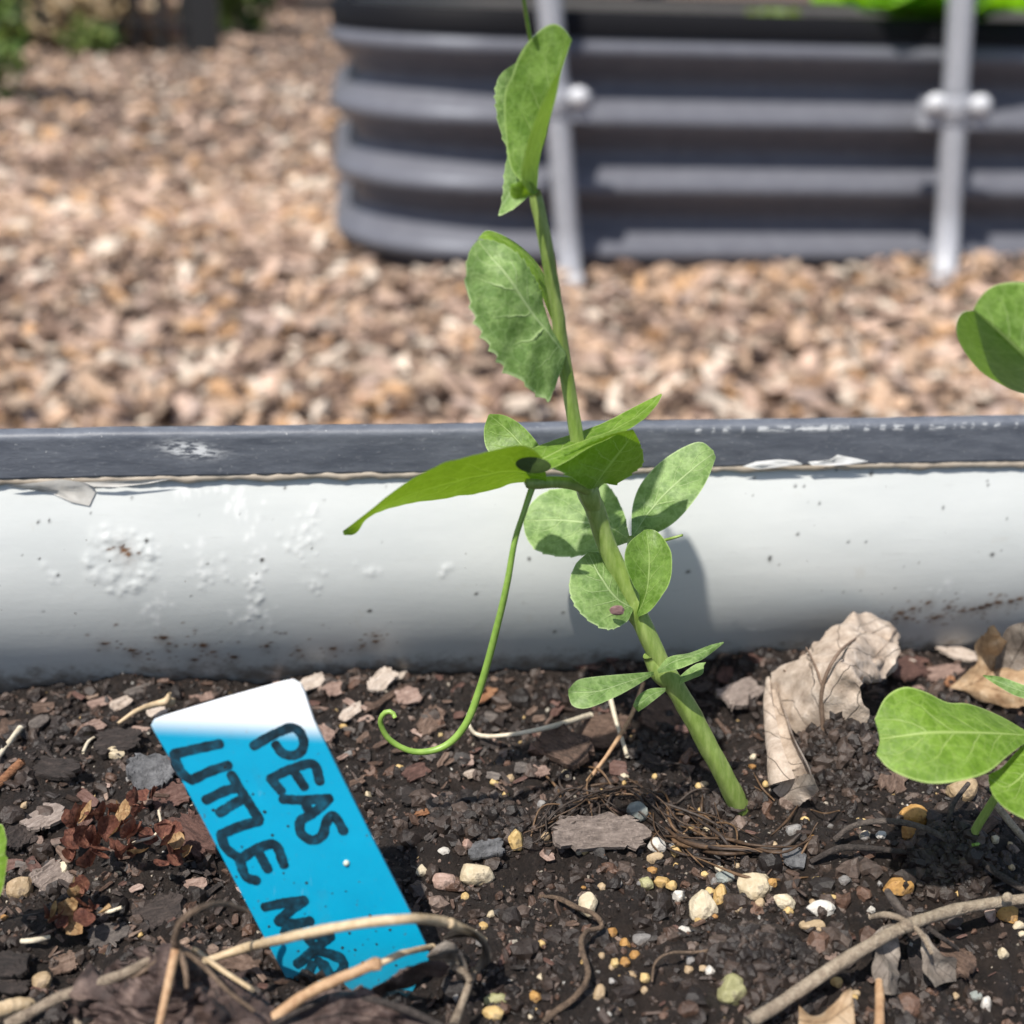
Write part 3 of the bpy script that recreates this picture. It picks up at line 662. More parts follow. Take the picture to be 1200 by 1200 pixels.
# leaves behind the stem
loft('leaf', [(738, 630, y + .012), (731, 600, y + 0.030), (719, 577, y + 0.034), (702, 563, y + 0.036), (662, 570, y + 0.037), (637, 578, y + 0.036), (620, 593, y + 0.034), (613, 610, y + 0.032)],
     [(738, 632, y + .012), (715, 618, y + 0.027), (688, 612, y + 0.029), (650, 609, y + 0.031), (613, 611, y + 0.032)],
     [(738, 635, y + .012), (720, 641, y + 0.023), (690, 650, y + 0.024), (660, 653, y + 0.025), (630, 646, y + 0.028), (617, 630, y + 0.030), (613, 612, y + 0.032)], LEAF_WAX, pea, seed=9, teeth=.03, nv=23, nu=120, wr=.0006, wf=170)
loft('leaf', [(740, 628, y + .012), (741, 592, y + 0.023), (752, 565, y + 0.025), (775, 540, y + 0.028), (803, 523, y + 0.030), (822, 518, y + 0.030), (836, 528, y + 0.029)],
     [(741, 629, y + .012), (762, 598, y + 0.021), (785, 573, y + 0.023), (812, 549, y + 0.026), (837, 531, y + 0.029)],
     [(743, 629, y + .012), (766, 626, y + 0.019), (792, 611, y + 0.019), (815, 585, y + 0.021), (830, 560, y + 0.025), (839, 536, y + 0.029)], LEAF_WAX, pea, seed=10, nv=23, wr=.0004)
stem('leaf_stalk', [(742, 716, y - .0005, 10), (740, 680, y + .004, 8), (738, 650, y + .009, 8), (740, 630, y + .012, 9)], STEM, pea, n=14)
stem('leaf_stalk', [(775, 634, y + .006, 4), (790, 630, y + .007, 3.5), (800, 627, y + .007, 3)], STEM, pea, n=8, seg=8)
loft('leaf', [(741, 717, y - .003), (733, 730, y - .005), (712, 738, y - .007), (690, 728, y - .007), (672, 708, y - .006), (667, 685, y - .004), (674, 662, y - .001), (689, 647, y + .002)],
     [(742, 713, y - .002), (722, 700, y - .003), (705, 676, y - .002), (689, 648, y + .002)],
     [(742, 709, y - .0005), (737, 690, y + .001), (729, 670, y + .002), (716, 655, y + .003), (703, 647, y + .003), (690, 647, y + .002)], LEAF_WAX, pea, seed=11, teeth=.03, nv=23, nu=120, wr=.0005, wf=170)
loft('leaf', [(746, 720, y - .003), (749, 700, y - .003), (739, 682, y - .003), (732, 657, y - .002), (737, 636, y), (755, 621, y + .003)],
     [(747, 721, y - .003), (758, 692, y - .002), (761, 655, y), (757, 621, y + .003)],
     [(748, 723, y - .003), (763, 715, y - .004), (778, 695, y - .004), (786, 675, y - .003), (788, 650, y - .001), (779, 632, y + .001), (768, 622, y + .003), (757, 620, y + .003)], LEAF, pea, seed=12, nv=23, wr=.0007, wf=170)
# lowest scale leaves
loft('leaf', [(766, 787, y - .003), (730, 790, y - .008), (697, 793, y - .012), (677, 797, y - .014), (666, 808, y - .015)],
     [(766, 789, y - .003), (732, 800, y - .010), (700, 810, y - .014), (666, 811, y - .015)],
     [(766, 791, y - .003), (738, 808, y - .011), (712, 821, y - .015), (687, 830, y - .017), (671, 827, y - .016), (666, 814, y - .015)], LEAF_WAX, pea, seed=13, nv=13)
loft('leaf', [(770, 785, y - .004), (784, 770, y - .004), (808, 765, y - .003), (832, 756, y - .002), (848, 752, y - .001)],
     [(771, 787, y - .004), (790, 775, y - .006), (818, 766, y - .005), (848, 753, y - .001)],
     [(772, 789, y - .004), (795, 784, y - .008), (813, 777, y - .008), (826, 771, y - .005), (848, 754, y - .001)], LEAF_WAX, pea, seed=14, nv=11)
loft('leaf', [(792, 797, y - .002), (804, 786, y), (816, 778, y + .001), (827, 776, y + .001)], [(793, 799, y - .002), (808, 791, y - .001), (827, 777, y + .001)],
     [(794, 803, y - .002), (810, 796, y - .003), (823, 790, y - .002), (825, 780, y + .001)], LEAF_WAX, pea, seed=15, nv=9, nu=20)
loft('leaf', [(780, 806, y - .004), (762, 807, y - .005), (748, 815, y - .007), (742, 826, y - .008)], [(780, 808, y - .004), (764, 814, y - .006), (752, 823, y - .008), (743, 829, y - .008)],
     [(780, 810, y - .004), (770, 818, y - .006), (757, 828, y - .008), (748, 834, y - .008)], LEAF_WAX, pea, seed=16, nv=9, nu=20)
# brown fleck stuck to the round leaf
_n = PY(723, 715, y - .0068); fv, ff = ico(2)
fl = mesh_np('leaf_fleck', fv * (1 + 0.5 * fbm3(fv * 1.7 + 4, 2))[:, None] * np.array([.0013, .0004, .0010]) + _n, ff, smooth=False, mat=plain('purple_brown_fleck', (0.16, 0.085, 0.085), 0.7, 900, (0.26, 0.16, 0.15)), parent=pea)

_sp = [PY(625 + 21 * math.cos(a), 545 + 9.5 * math.sin(a) + 1.5 * math.cos(a), y - .0128) for a in np.linspace(0, 2 * math.pi, 20, endpoint=False)]  # shadow on the long leaf, painted as a dark green patch
_sc = np.mean(_sp, axis=0); _sv = np.vstack([_sp, _sc[None] + np.array([0, -.0002, 0])]); mesh_np('leaf_shadow_patch', _sv, [(i, (i + 1) % 20, 20) for i in range(20)], plain('leaf_shadow_green', (0.03, 0.055, 0.008), 0.7, 900, (0.05, 0.09, 0.012)), pea)
# ------------------------------------------------------------------ second pea plant, right edge
p2 = thing('pea_plant', 'second pea plant at the right edge with broad green leaf low over the soil', 'pea plant', 'pea plants')
q = G(1138, 992); Y2 = float(q[1])
stem('stem', [(1136, 998, Y2, 9), (1142, 975, Y2 - .001, 10), (1160, 945, Y2 - .002, 10), (1185, 905, Y2 - .003, 10), (1208, 868, Y2 - .004, 11), (1228, 800, Y2 - .002, 12), (1240, 700, Y2, 12), (1243, 560, Y2 + .001, 12), (1236, 450, Y2 + .001, 11)], STEM, p2, n=60)
stem('tendril', [(1150, 980, Y2 - .001, 5), (1148, 988, Y2 - .002, 5), (1140, 990, Y2 - .003, 4)], TEND, p2, n=10, seg=8)
loft('leaf', [(1210, 861, Y2 - .006), (1172, 839, Y2 - .002), (1136, 825, Y2 - .004), (1110, 823, Y2 - .006), (1085, 811, Y2 - .006), (1060, 805, Y2 - .006), (1038, 817, Y2 - .008), (1025, 843, Y2 - .011)],
     [(1210, 862, Y2 - .006), (1160, 859, Y2 - .011), (1100, 858, Y2 - .014), (1060, 862, Y2 - .014), (1031, 866, Y2 - .014)],
     [(1210, 864, Y2 - .006), (1182, 885, Y2 - .014), (1157, 905, Y2 - .019), (1125, 915, Y2 - .021), (1090, 918, Y2 - .021), (1060, 910, Y2 - .020), (1040, 899, Y2 - .018), (1027, 884, Y2 - .016)], LEAF_BRIGHT, p2, seed=17, nv=31, nu=60, curve=0.4)
loft('leaf', [(1216, 858, Y2 - .004), (1192, 880, Y2 - .008), (1174, 899, Y2 - .012), (1158, 908, Y2 - .014)],
     [(1222, 866, Y2 - .006), (1205, 900, Y2 - .012), (1180, 922, Y2 - .016), (1159, 912, Y2 - .015)],
     [(1238, 872, Y2 - .008), (1240, 930, Y2 - .016), (1212, 960, Y2 - .020), (1182, 950, Y2 - .020), (1164, 932, Y2 - .018), (1158, 914, Y2 - .015)], LEAF_BRIGHT, p2, seed=18, nv=21)
loft('leaf', [(1236, 448, Y2 - .004), (1262, 395, Y2), (1240, 345, Y2 + .003), (1200, 331, Y2 + .003), (1167, 334, Y2 + .002), (1149, 348, Y2), (1141, 362, Y2 - .001)],
     [(1235, 450, Y2 - .004), (1205, 422, Y2 - .003), (1172, 390, Y2 - .002), (1141, 363, Y2 - .001)],
     [(1234, 454, Y2 - .002), (1202, 462, Y2 + .010), (1160, 443, Y2 + .011), (1138, 423, Y2 + .011), (1123, 398, Y2 + .009), (1121, 380, Y2 + .006), (1128, 366, Y2 + .002), (1141, 364, Y2 - .001)], LEAF, p2, seed=19, nv=25, curve=0.15)
loft('leaf', [(1226, 812, Y2 + .002), (1195, 801, Y2 + .004), (1172, 793, Y2 + .005), (1152, 791, Y2 + .006)], [(1226, 818, Y2 + .002), (1192, 808, Y2 + .003), (1168, 798, Y2 + .005), (1152, 792, Y2 + .006)],
     [(1226, 824, Y2 + .002), (1192, 816, Y2 + .002), (1168, 803, Y2 + .004), (1153, 793, Y2 + .006)], LEAF_WAX, p2, seed=20, nv=9, nu=24)
# ------------------------------------------------------------------ sliver of a third seedling, left edge
p3 = thing('pea_plant', 'blurred green leaf of a third pea seedling just inside the left edge', 'pea plant', 'pea plants')
g0 = G(-30, 1090); Y3 = float(g0[1])
stem('stem', [(-32, 1100, Y3, 10), (-30, 1060, Y3 - .002, 10), (-28, 1020, Y3 - .003, 9)], STEM, p3, n=12)
loft('leaf', [(-28, 1022, Y3 - .003), (-10, 975, Y3 - .002), (2, 966, Y3 - .004), (8, 985, Y3 - .007)], [(-28, 1030, Y3 - .004), (-14, 1010, Y3 - .007), (6, 1000, Y3 - .009)],
     [(-28, 1040, Y3 - .005), (-10, 1055, Y3 - .011), (2, 1045, Y3 - .012), (9, 1005, Y3 - .010)], LEAF_BRIGHT, p3, seed=21, nv=13)

# ================================================================== PLANT TAG
tagT = thing('plant_tag', 'bright blue plastic plant tag with black handwriting and a glow painted white over its top end, stuck in the soil', 'plant tag')
bl = G(345, 1178, -0.004); br = PY(503, 1118, float(bl[1]) + 0.002)
tl_ = PY(178, 850, float(bl[1]) + 0.012)
nrm = np.cross(br - bl, tl_ - bl); nrm /= np.linalg.norm(nrm)
if np.dot(nrm, CAM - bl) < 0: nrm = -nrm
def onT(px, py, lift=0.0):
    d = ray(px, py); p = CAM + d * (np.dot(bl - CAM, nrm) / np.dot(d, nrm)); return p + nrm * lift
ex = (br - bl) / np.linalg.norm(br - bl); ey = np.cross(nrm, ex)
outl = [(352, 1184), (348, 1170), (300, 1080), (245, 975), (200, 890), (181, 858), (177, 850), (180, 844), (190, 840), (260, 819), (332, 799), (343, 797), (352, 802), (357, 812), (368, 845), (400, 910), (440, 990), (480, 1068), (503, 1116), (502, 1126), (478, 1172)]
front_ = np.array([onT(*p_) for p_ in outl]); th = 0.0007
back_ = front_ - nrm * th; inn = front_.mean(0) + (front_ - front_.mean(0)) * 0.992 + nrm * 0.00005
n_ = len(outl); V = np.vstack([inn, front_, back_]); Fc = [tuple(range(n_))] + [tuple(2 * n_ + i for i in range(n_))[::-1]]
for i in range(n_):
    j = (i + 1) % n_; Fc += [(i, n_ + i, n_ + j, j)[::-1], (n_ + i, 2 * n_ + i, 2 * n_ + j, n_ + j)[::-1]]
def _tag_mat():
    n = NM('blue_tag_plastic'); tc = n.n('ShaderNodeTexCoord'); s = n.n('ShaderNodeSeparateXYZ'); n.l(tc.outputs['Object'], s.inputs[0])
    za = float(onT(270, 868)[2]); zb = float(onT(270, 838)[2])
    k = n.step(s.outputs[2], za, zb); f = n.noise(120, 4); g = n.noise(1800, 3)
    c = n.ramp(f, [(0.3, (0.0, 0.285, 0.475)), (0.7, (0.0, 0.322, 0.525))])
    c = n.mix(n.math('MULTIPLY', n.step(g, 0.66, 0.72), 0.25), c, (0.10, 0.24, 0.33))
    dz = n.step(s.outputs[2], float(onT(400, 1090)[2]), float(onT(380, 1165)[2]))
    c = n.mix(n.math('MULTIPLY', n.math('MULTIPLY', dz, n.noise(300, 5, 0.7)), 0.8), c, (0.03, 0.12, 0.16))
    sc = n.noise(240, 4, 0.7, stretch=(1.2, 1.2, .12)); c = n.mix(n.math('MULTIPLY', n.step(sc, 0.64, 0.7), 0.22), c, (0.18, 0.38, 0.50))
    sm = n.noise(70, 5, 0.7); c = n.mix(n.math('MULTIPLY', n.step(sm, 0.55, 0.72), 0.20), c, (0.05, 0.15, 0.19))
    c = n.mix(n.math('MULTIPLY', n.step(n.noise(1100, 3), 0.70, 0.74), 0.8), c, (0.06, 0.05, 0.04))
    c = n.mix(k, c, (0.82, 0.84, 0.86)); n.base(c).set(Roughness=0.38); n.bump(n.math('ADD', f, n.math('MULTIPLY', g, 0.06)), 0.12, 0.0006)  # bright glow on the top end, painted into the colour as white
    n.b.inputs['Subsurface Weight'].default_value = 0.12; n.b.inputs['Subsurface Radius'].default_value = (0.001, 0.001, 0.0015)
    return n.m
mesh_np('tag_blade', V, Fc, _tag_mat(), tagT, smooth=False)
def _ink():
    n = NM('black_marker_ink'); f = n.noise(700, 4); n.base(n.ramp(f, [(0.35, (0.002, 0.012, 0.020)), (0.52, (0.004, 0.030, 0.050)), (0.72, (0.004, 0.075, 0.125))])).set(Roughness=0.45); return n.m
INK = _ink()
lift = 0.00010
def letter(strokes, wpx=11.6):
    global lift
    parts = []
    for st in strokes:
        lift += 0.000006
        Q = resample(np.array([onT(a, b, lift) for a, b in st]), max(6, 7 * len(st)))
        T = np.gradient(Q, axis=0); T /= np.linalg.norm(T, axis=1)[:, None]; Nn = np.cross(nrm, T)
        hw = wpx / 2 * pxm(Q[0]); n1 = len(Q)
        wv = hw * (1 + 0.18 * vn2(np.arange(n1) * 0.7 + lift * 1e6, np.zeros(n1)))
        A = Q + Nn * wv[:, None]; Bq = Q - Nn * wv[:, None]
        V_ = np.vstack([A, Bq]); f4 = np.array([[i, i + 1, n1 + i + 1, n1 + i] for i in range(n1 - 1)])
        cap = []
        vv = [V_]; k = len(V_)
        for e, sg in ((0, -1), (n1 - 1, 1)):
            ang = np.linspace(0, math.pi, 7)
            arc = np.array([Q[e] + Nn[e] * hw * math.cos(a) + T[e] * sg * hw * 0.8 * math.sin(a) for a in ang]); vv.append(np.vstack([Q[e][None], arc]))
            cap += [[k, k + 1 + i, k + 2 + i] for i in range(6)]; k += 8
        parts.append((np.vstack(vv), [f4, np.array(cap)]))
    V_, F_ = join_np(parts); return mesh_np('letter', V_, F_, INK, tagT, smooth=False)
letter([[(297, 874), (314, 864), (328, 857), (341, 852)], [(328, 857), (341, 852), (351, 857), (356, 869), (353, 880), (343, 885), (331, 882), (323, 872)]])
letter([[(317, 912), (341, 901), (367, 895), (375, 916)], [(343, 901), (357, 922)], [(317, 912), (330, 927)]])
letter([[(331, 936), (355, 937), (386, 935)], [(386, 935), (370, 950), (352, 961)], [(357, 939), (364, 955)]])
letter([[(351, 963), (353, 976), (366, 984), (378, 978), (382, 964), (389, 955), (396, 961), (403, 974)]])
letter([[(258, 871), (230, 877), (204, 883)], [(204, 883), (208, 896), (216, 908), (226, 914)]])
letter([[(228, 912), (247, 903), (268, 896)]])
letter([[(271, 907), (285, 930), (303, 958)], [(241, 937), (264, 926), (280, 922)]])
letter([[(257, 952), (276, 940), (289, 934)], [(284, 928), (304, 960)]])
letter([[(304, 961), (280, 968), (259, 977)], [(259, 977), (265, 993), (282, 1006)]])
letter([[(281, 1007), (299, 995), (322, 989), (333, 1013)], [(301, 994), (314, 1018)], [(281, 1007), (288, 1026), (301, 1031)]])
letter([[(310, 1062), (334, 1057), (357, 1054)], [(357, 1054), (340, 1066), (326, 1079)], [(326, 1079), (345, 1081), (364, 1078)], [(350, 1083), (334, 1090)]], 11.5)
letter([[(334, 1091), (363, 1095), (388, 1095)], [(388, 1096), (370, 1110), (348, 1128)], [(360, 1098), (372, 1112)]], 10.5)
letter([[(348, 1129), (372, 1114), (398, 1122)], [(376, 1114), (398, 1120), (402, 1134), (388, 1143), (373, 1124)], [(358, 1147), (366, 1128)], [(380, 1128), (392, 1150)], [(402, 1138), (385, 1152), (368, 1163)]], 10.5)
rt = random.Random(8); sp_parts = []
for k in range(46):
    u_ = rt.random() ** 2.0; a_ = 400 - 150 * u_ + rt.uniform(-70, 70); b_ = 1120 - 230 * u_ + rt.uniform(-25, 25)
    if not (0 < (a_ - (178 + (b_ - 850) * 0.53)) < 175): continue
    V_, F_ = ico(1); sp_parts.append((V_ * (1 + .5 * fbm3(V_ * 1.7 + k, 2))[:, None] * rt.uniform(.00010, .00032) * np.array([1, .6, 1]) + onT(a_, b_, .00008), F_))
V_, F_ = join_np(sp_parts); mesh_np('soil_specks', V_, F_, SOILM, tagT, smooth=False)['kind'] = 'stuff'
pv, pf = ico(2); mesh_np('grit_speck', pv * 0.0005 + onT(406, 1011, 0.0001), pf, plain('pale_speck', (0.5, 0.55, 0.45), 0.5), tagT)

# ================================================================== LITTER ON THE SOIL
BARK = {
 'dark': bark_mat('bark_dark', (0.012, 0.009, 0.008), (0.035, 0.026, 0.023), (0.080, 0.060, 0.052)),
 'grey': bark_mat('bark_grey', (0.035, 0.030, 0.028), (0.095, 0.080, 0.072), (0.20, 0.17, 0.15)),
 'brown': bark_mat('bark_brown', (0.045, 0.027, 0.019), (0.125, 0.078, 0.056), (0.25, 0.175, 0.135)),
 'red': bark_mat('bark_red', (0.045, 0.020, 0.015), (0.115, 0.058, 0.045), (0.19, 0.115, 0.095)),
 'orange': bark_mat('bark_orange', (0.10, 0.042, 0.018), (0.24, 0.105, 0.048), (0.36, 0.19, 0.10)),
 'taupe': bark_mat('bark_taupe', (0.12, 0.092, 0.078), (0.25, 0.20, 0.172), (0.40, 0.33, 0.29)),
 'pink': bark_mat('bark_pink', (0.15, 0.095, 0.075), (0.31, 0.21, 0.17), (0.46, 0.35, 0.30)),
 'pale': bark_mat('bark_pale', (0.30, 0.23, 0.18), (0.50, 0.41, 0.34), (0.64, 0.56, 0.49)),
 'slate': bark_mat('slate_grey', (0.05, 0.05, 0.052), (0.105, 0.105, 0.11), (0.19, 0.19, 0.195), (1, 1.4, 1)),
}
def frame_at(px, py, ang, tilt=0.0, roll=0.0):
    """position on the soil and axes: x along the photo angle, z up off the soil, leaned a little"""
    p = G(px, py); a = math.radians(ang)
    z = SOIL
    p0 = PZ(px, py, p[2]); p1 = PZ(px + 10 * math.cos(a), py - 10 * math.sin(a), p[2]); p2 = PZ(px + 10 * math.sin(a), py + 10 * math.cos(a), p[2])
    x = p1 - p0; kx = np.linalg.norm(x) / 10; x /= np.linalg.norm(x)
    yv = p2 - p0; ky = np.linalg.norm(yv - x * np.dot(yv, x)) / 10
    zv = np.array([0, 0, 1.0]); yv = np.cross(zv, x)
    Rm = Matrix((x, yv, zv)).transposed().to_4x4()
    Rm = Rm @ Matrix.Rotation(tilt, 4, 'X') @ Matrix.Rotation(roll, 4, 'Y')
    return p, Rm, kx, ky
def chip_np(L, Wd, T, seed, n=16, rings=4, jag=0.22, ridge=1.0):
    r = np.random.default_rng(seed)
    a = np.linspace(0, 2 * math.pi, n, endpoint=False) + r.uniform(-.5, .5, n) * (2 * math.pi / n) * 0.8
    e = 0.55
    ox = np.sign(np.cos(a)) * np.abs(np.cos(a)) ** e; oy = np.sign(np.sin(a)) * np.abs(np.sin(a)) ** e
    j = 1 - jag * r.random(n); taper = 1 - 0.35 * r.random() * (ox + 1) / 2 * (1 if r.random() < .5 else -0.3)
    ox = ox * j * L / 2; oy = oy * (1 - jag * r.random(n)) * Wd / 2 * taper
    o = r.uniform(0, 50)
    def zt(x, y):
        f = fbm2(x / L * 3 + o, y / Wd * 7 + o, 3); s = np.floor((vn2(x / L * 2.2 + o + 9, y / Wd * 4.2 + o) + .5) * 4) / 4
        return T * (0.35 + 0.35 * ridge * f + 0.5 * ridge * s) + 0.18 * T * ((y / (Wd / 2)) ** 2) * r.choice([-1, 1])
    V = [np.array([[0, 0, float(zt(np.zeros(1), np.zeros(1))[0])]])]
    ks = np.linspace(0, 1, rings + 1)[1:]
    for k in ks:
        x, yv = ox * k, oy * k
        if k < 1: x = x + r.normal(0, 0.02 * L / rings, n); yv = yv + r.normal(0, 0.02 * Wd / rings, n)
        V.append(np.stack([x, yv, zt(x, yv) * (0.92 if k == 1 else 1)], 1))
    V.append(np.stack([ox * 1.0, oy * 1.0, np.full(n, -T * 0.35) + r.uniform(-.1, .1, n) * T], 1)); V.append(np.array([[0, 0, -T * .5]]))
    V = np.vstack(V); F = []
    i = np.arange(n); i2 = (i + 1) % n
    F3 = [np.stack([np.zeros(n, int), 1 + i, 1 + i2], 1)]; F4 = []
    for q in range(rings): F4.append(np.stack([1 + q * n + i, 1 + (q + 1) * n + i, 1 + (q + 1) * n + i2, 1 + q * n + i2], 1))
    last = 1 + (rings + 1) * n; F3.append(np.stack([np.full(n, last), 1 + rings * n + i2, 1 + rings * n + i], 1))
    return V, [np.vstack(F3), np.vstack(F4)]
_cs = [100]
def chip(px, py, L, Wd, ang, mat, label, tilt=None, T=None, name='bark_chip', cat='bark chip', group=None, lift=0.0, ridge=1.0, jag=0.32):
    _cs[0] += 1; sd = _cs[0]; r = random.Random(sd)
    tilt = r.uniform(0.05, 0.35) if tilt is None else tilt
    p, Rm, kx, ky = frame_at(px, py, ang, tilt, r.uniform(-.15, .15))
    Lw, Ww = L * kx, Wd * ky * (0.8 if tilt < .5 else 0.6)
    Tw = T if T else min(Lw, Ww) * r.uniform(0.09, 0.18)
    big = L > 34
    V, Fc = chip_np(Lw, Ww, Tw, sd, 44 if big else 18, 11 if big else 4, jag, ridge)
    o = mesh_np(name, V, Fc, BARK[mat] if isinstance(mat, str) else mat, smooth=False)
    o.matrix_world = Matrix.Translation(Vector(p) + Vector((0, 0, Tw * 0.35 + 0.0007 + lift))) @ Rm
    return tag(o, label, cat, group)
